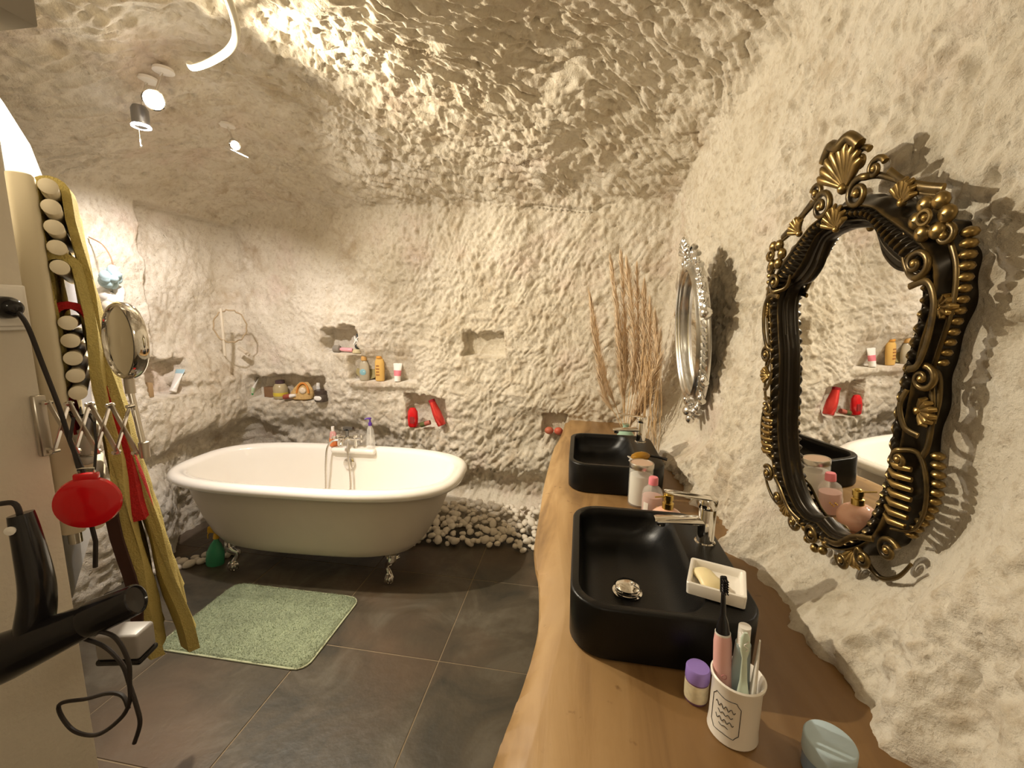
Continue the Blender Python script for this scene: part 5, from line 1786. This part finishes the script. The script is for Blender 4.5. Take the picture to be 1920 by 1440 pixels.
mb.tube([(0.01, 0, 0.1), (0.0, 0.0, 0.14)], [0.012, 0.005], 8)
mb.build('dark_body', pm('dark_body', (0.03, 0.035, 0.03), 0.4), b)
MB().tube([(-0.02, -0.012, 0.06), (0.0, -0.016, 0.09), (-0.012, -0.014, 0.125)], [0.006, 0.008, 0.004], 8).tube([(0.02, -0.016, 0.065), (0.006, -0.018, 0.10), (0.02, -0.014, 0.12)], [0.005, 0.006, 0.003], 8).build('white_limbs', M_WHITEP, b)

zs = 1.021
b = thing('glass_dish', 'round olive tinted dish standing upright behind the shower gel bottles', 'dish', mat=basis((-1.535, 2.915, zs + 0.076), (1, 0, 0), (0, 0.25, 1), (0, -1, 0.25)))
on(None, [(0, -0.004), (0.060, -0.004), (0.095, 0.004), (0.098, 0.008), (0.094, 0.010), (0.060, 0.003), (0, 0.002)], 40, 'plate', pm('olive_glass', (0.45, 0.38, 0.18), 0.12, trans=0.35), b, 1.0, 0.78)
b = bottle('shower_gel', 'clear shower gel bottle with an amber cap and round blue label on the rock shelf', (-1.545, 2.875, zs), [(0, 0), (0.034, 0), (0.038, 0.006), (0.040, 0.07), (0.032, 0.125), (0.016, 0.145), (0, 0.147)], pm('gel_clear', (0.66, 0.58, 0.42), 0.12, trans=0.4), [(0, 0.145), (0.020, 0.145), (0.022, 0.150), (0.020, 0.175), (0.014, 0.180), (0, 0.181)], pm('amber_cap', (0.62, 0.36, 0.12), 0.35), 1, 0.65)
MB().ball((0, -0.0235, 0.062), 0.024, 18, (1, 0.16, 1)).build('blue_label', pm('blue_label', (0.22, 0.42, 0.46), 0.5), b)
MB().ball((0.004, -0.0255, 0.066), 0.011, 12, (1.2, 0.16, 0.7)).build('pale_print', pm('pale_print', (0.5, 0.62, 0.6), 0.5), b)
b = bottle('shampoo', 'golden oil bottle with an orange cap in the middle of the rock shelf', (-1.428, 2.880, zs), [(0, 0), (0.030, 0), (0.034, 0.006), (0.037, 0.08), (0.035, 0.14), (0.024, 0.165), (0, 0.167)], pm('gold_shampoo', (0.70, 0.43, 0.12), 0.2), [(0, 0.166), (0.024, 0.166), (0.024, 0.188), (0.020, 0.193), (0, 0.194)], pm('orange_cap', (0.66, 0.30, 0.05), 0.35), 1, 0.62)
mb = MB()
for k in range(4):
    mb.box((-0.006, -0.0235, 0.045 + k * 0.022), (0.026 - 0.004 * (k % 2), 0.002, 0.010), 0.0008, 1)
mb.build('brown_print', pm('brown_print', (0.36, 0.15, 0.04), 0.5), b)
T = thing('hand_cream', 'white and pink cream tube standing on its cap at the end of the rock shelf', 'tube', (-1.298, 2.885, zs), rot=(-0.12, 0, 0))
tube_pack(T, M_WHITEP, M_WHITEP, 0.036, 0.112, (0.12, 0.48), pm('pink_band', (0.72, 0.20, 0.24), 0.4), cap_r=0.022, cap_l=0.026)
MB().box((0, 0, 0.139), (0.076, 0.005, 0.012), 0.001, 1).build('dark_crimp', pm('dark_crimp', (0.09, 0.04, 0.05), 0.4), T)

z2_ = 0.691
b = bottle('red_bottle', 'rounded red bottle standing in the niche right of the bathtub taps', (-1.185, 2.885, z2_), [(0, 0), (0.030, 0), (0.037, 0.010), (0.040, 0.06), (0.036, 0.115), (0.020, 0.140), (0, 0.143)], M_RED, None, None, 1, 0.72)
MB().box((0.004, -0.0285, 0.055), (0.03, 0.003, 0.05), 0.001, 1).build('dark_print', pm('dark_red', (0.28, 0.02, 0.02), 0.4), b)
T = thing('red_tube', 'metallic red tube leaning against the side of the niche beside the rounded red bottle', 'tube', mat=along((-0.960, 2.875, z2_ + 0.024), (-1.050, 2.905, z2_ + 0.205)))
M_REDM = simple('red_metal', (0.70, 0.05, 0.04), 0.22, 0.45, coat=0.4)
on(None, [(0, 0), (0.032, 0), (0.037, 0.006), (0.037, 0.03), (0.040, 0.035), (0.038, 0.10), (0.028, 0.165), (0.026, 0.185), (0, 0.186)], 26, 'body', M_REDM, T, 1, 0.75)
on(None, [(0, 0.184), (0.0265, 0.184), (0.0275, 0.202), (0, 0.203)], 22, 'cap', pm('dark_red_cap', (0.30, 0.01, 0.02), 0.3), T, 1, 0.8)
T = thing('lip_balm', 'small olive capped stick lying in front of the metallic red tube', 'stick', mat=along((-1.118, 2.865, z2_ + 0.020), (-1.045, 2.868, z2_ + 0.045)))
on(None, [(0, 0), (0.017, 0), (0.019, 0.003), (0.019, 0.035), (0, 0.035)], 16, 'cap', pm('olive_cap', (0.09, 0.10, 0.03), 0.35), T)
on(None, [(0, 0.035), (0.017, 0.035), (0.017, 0.075), (0, 0.076)], 16, 'body', pm('brick_red', (0.36, 0.09, 0.06), 0.4), T)

z3_ = 0.696
for k, (xx_, c_) in enumerate(((-0.190, (0.50, 0.14, 0.08)), (-0.125, (0.58, 0.12, 0.07)))):
    b = thing('red_soap', ['russet soap ball at the bathtub side of the small niche by the counter', 'russet soap ball at the counter side of the small niche'][k], 'soap', (xx_, 2.885, z3_), group='russet soaps in the small niche')
    MB().ball((0, 0, 0.026), 0.030, 16, (1.05, 0.9, 0.87)).build('soap_body', pm('russet', c_, 0.5), b)

T = thing('sun_lotion_tube', 'white and pale blue tube leaning in the niche behind the round mirror', 'tube', mat=along((-2.535, 2.285, 0.992), (-2.545, 2.375, 1.145)))
tube_pack(T, M_WHITEP, M_WHITEP, 0.030, 0.135, (0.78, 1.0), pm('pale_blue_band', (0.40, 0.60, 0.68), 0.4), cap_r=0.020, cap_l=0.02)
b = thing('niche_block', 'short tan block standing at the side of the niche behind the round mirror', 'block', (-2.575, 2.165, 0.977))
MB().box((0, 0, 0.045), (0.05, 0.03, 0.09), 0.005, 2).build('block_body', pm('tan_block', (0.36, 0.24, 0.12), 0.7), b)

# ------------------------------------------------------------------ lamps and conduit
M_LAMP = simple('lamp_glow', (1, 1, 1), 0.5, emit=(1.0, 0.94, 0.86, 90.0))
M_RINGL = simple('ring_glow', (0.9, 0.9, 0.9), 0.3, emit=(0.9, 0.92, 1.0, 8.0))
M_HEAD = simple('lamp_grey', (0.30, 0.29, 0.28), 0.35, 0.7)


def spotlight(label, loc, aim, stem_top, r=0.028, L=0.07, big=1.0, ring=False):
    M = along(loc, aim)
    t = thing('ceiling_spotlight', label, 'spotlight', mat=M, group='spotlights under the rock ceiling')
    on(None, [(0, -L), (r * 0.75, -L), (r, -L * 0.8), (r, 0.0), (r * 0.93, 0.0), (r * 0.90, -0.008), (0, -0.008)], 24, 'lamp_head', M_HEAD, t)
    on(None, [(0, -0.006), (r * 0.88 * big, -0.005), (r * 0.80 * big, 0.004), (r * 0.4, 0.009), (0, 0.010)], 24, 'lens', M_LAMP if not ring else M_HEAD, t)
    on(None, [(r * 1.0, -0.004), (r * 1.12, 0.0), (r * 1.12, 0.006), (r * 0.98, 0.008), (r * 0.92, 0.003)], 28, 'bezel', M_RINGL if ring else M_CHROME, t)
    inv = M.inverted()
    MB().tube([tuple(inv @ Vector(p)) for p in (tuple(Vector(loc) - (Vector(aim) - Vector(loc)).normalized() * L * 0.6), stem_top)], 0.005, 10).build('stem', M_CHROME, t)
    MB().lathe([(0, 0), (0.035, 0), (0.038, -0.012), (0, -0.02)], 20, inv @ Matrix.Translation(stem_top)).build('ceiling_plate', M_WHITEP, t)
    return t


spotlight('brightest ceiling spotlight, turned towards the viewer', (-1.70, 1.585, 2.318), (-0.3, 0.4, 1.7), (-1.72, 1.66, 2.47), 0.034, 0.07, 1.15)
spotlight('ceiling spotlight pointing straight down just below the brightest one', (-1.815, 1.625, 2.245), (-1.84, 1.64, 1.0), (-1.80, 1.66, 2.44), 0.030, 0.075, ring=True)
spotlight('small ceiling spotlight over the bathtub, furthest from the towels', (-1.72, 2.01, 2.310), (-0.6, 0.9, 1.6), (-1.80, 2.06, 2.43), 0.022, 0.05)
pc = thing('pull_cord', 'thin chrome cord with a bead hanging under the downward spotlight', 'cord', (-1.822, 1.62, 2.17))
MB().tube([(0, 0, 0.075), (0, 0, 0.0)], 0.0015, 6).ball((0, 0, -0.004), 0.006, 10).build('bead_cord', M_CHROME, pc)
gr = thing('glass_rod', 'thin shiny rod hanging under the small spotlight over the bathtub', 'rod', mat=along((-1.74, 1.97, 2.285), (-1.62, 1.98, 2.235)))
MB().tube([(0, 0, 0), (0, 0, 0.09)], 0.0028, 8).tube([(0, 0, 0.09), (0.006, 0, 0.12)], 0.0022, 8).build('rod_body', simple('rod_metal', (0.9, 0.9, 0.9), 0.15, 0.9), gr)
cd = thing('conduit', 'white flexible conduit drooping in a curve from the rock ceiling', 'conduit', (-1.0, 1.2, 2.45))
cpt = [(-0.93, 0.95, 2.50), (-0.98, 1.08, 2.43), (-1.02, 1.20, 2.385), (-1.085, 1.31, 2.36), (-1.18, 1.395, 2.36), (-1.31, 1.46, 2.365), (-1.43, 1.505, 2.375), (-1.50, 1.56, 2.42)]
MB().tube([tuple(Vector(p) - Vector((-1.0, 1.2, 2.45))) for p in spline(cpt, 10)], 0.0115, 14).build('conduit_tube', pm('pale_conduit', (0.74, 0.70, 0.58), 0.4), cd)
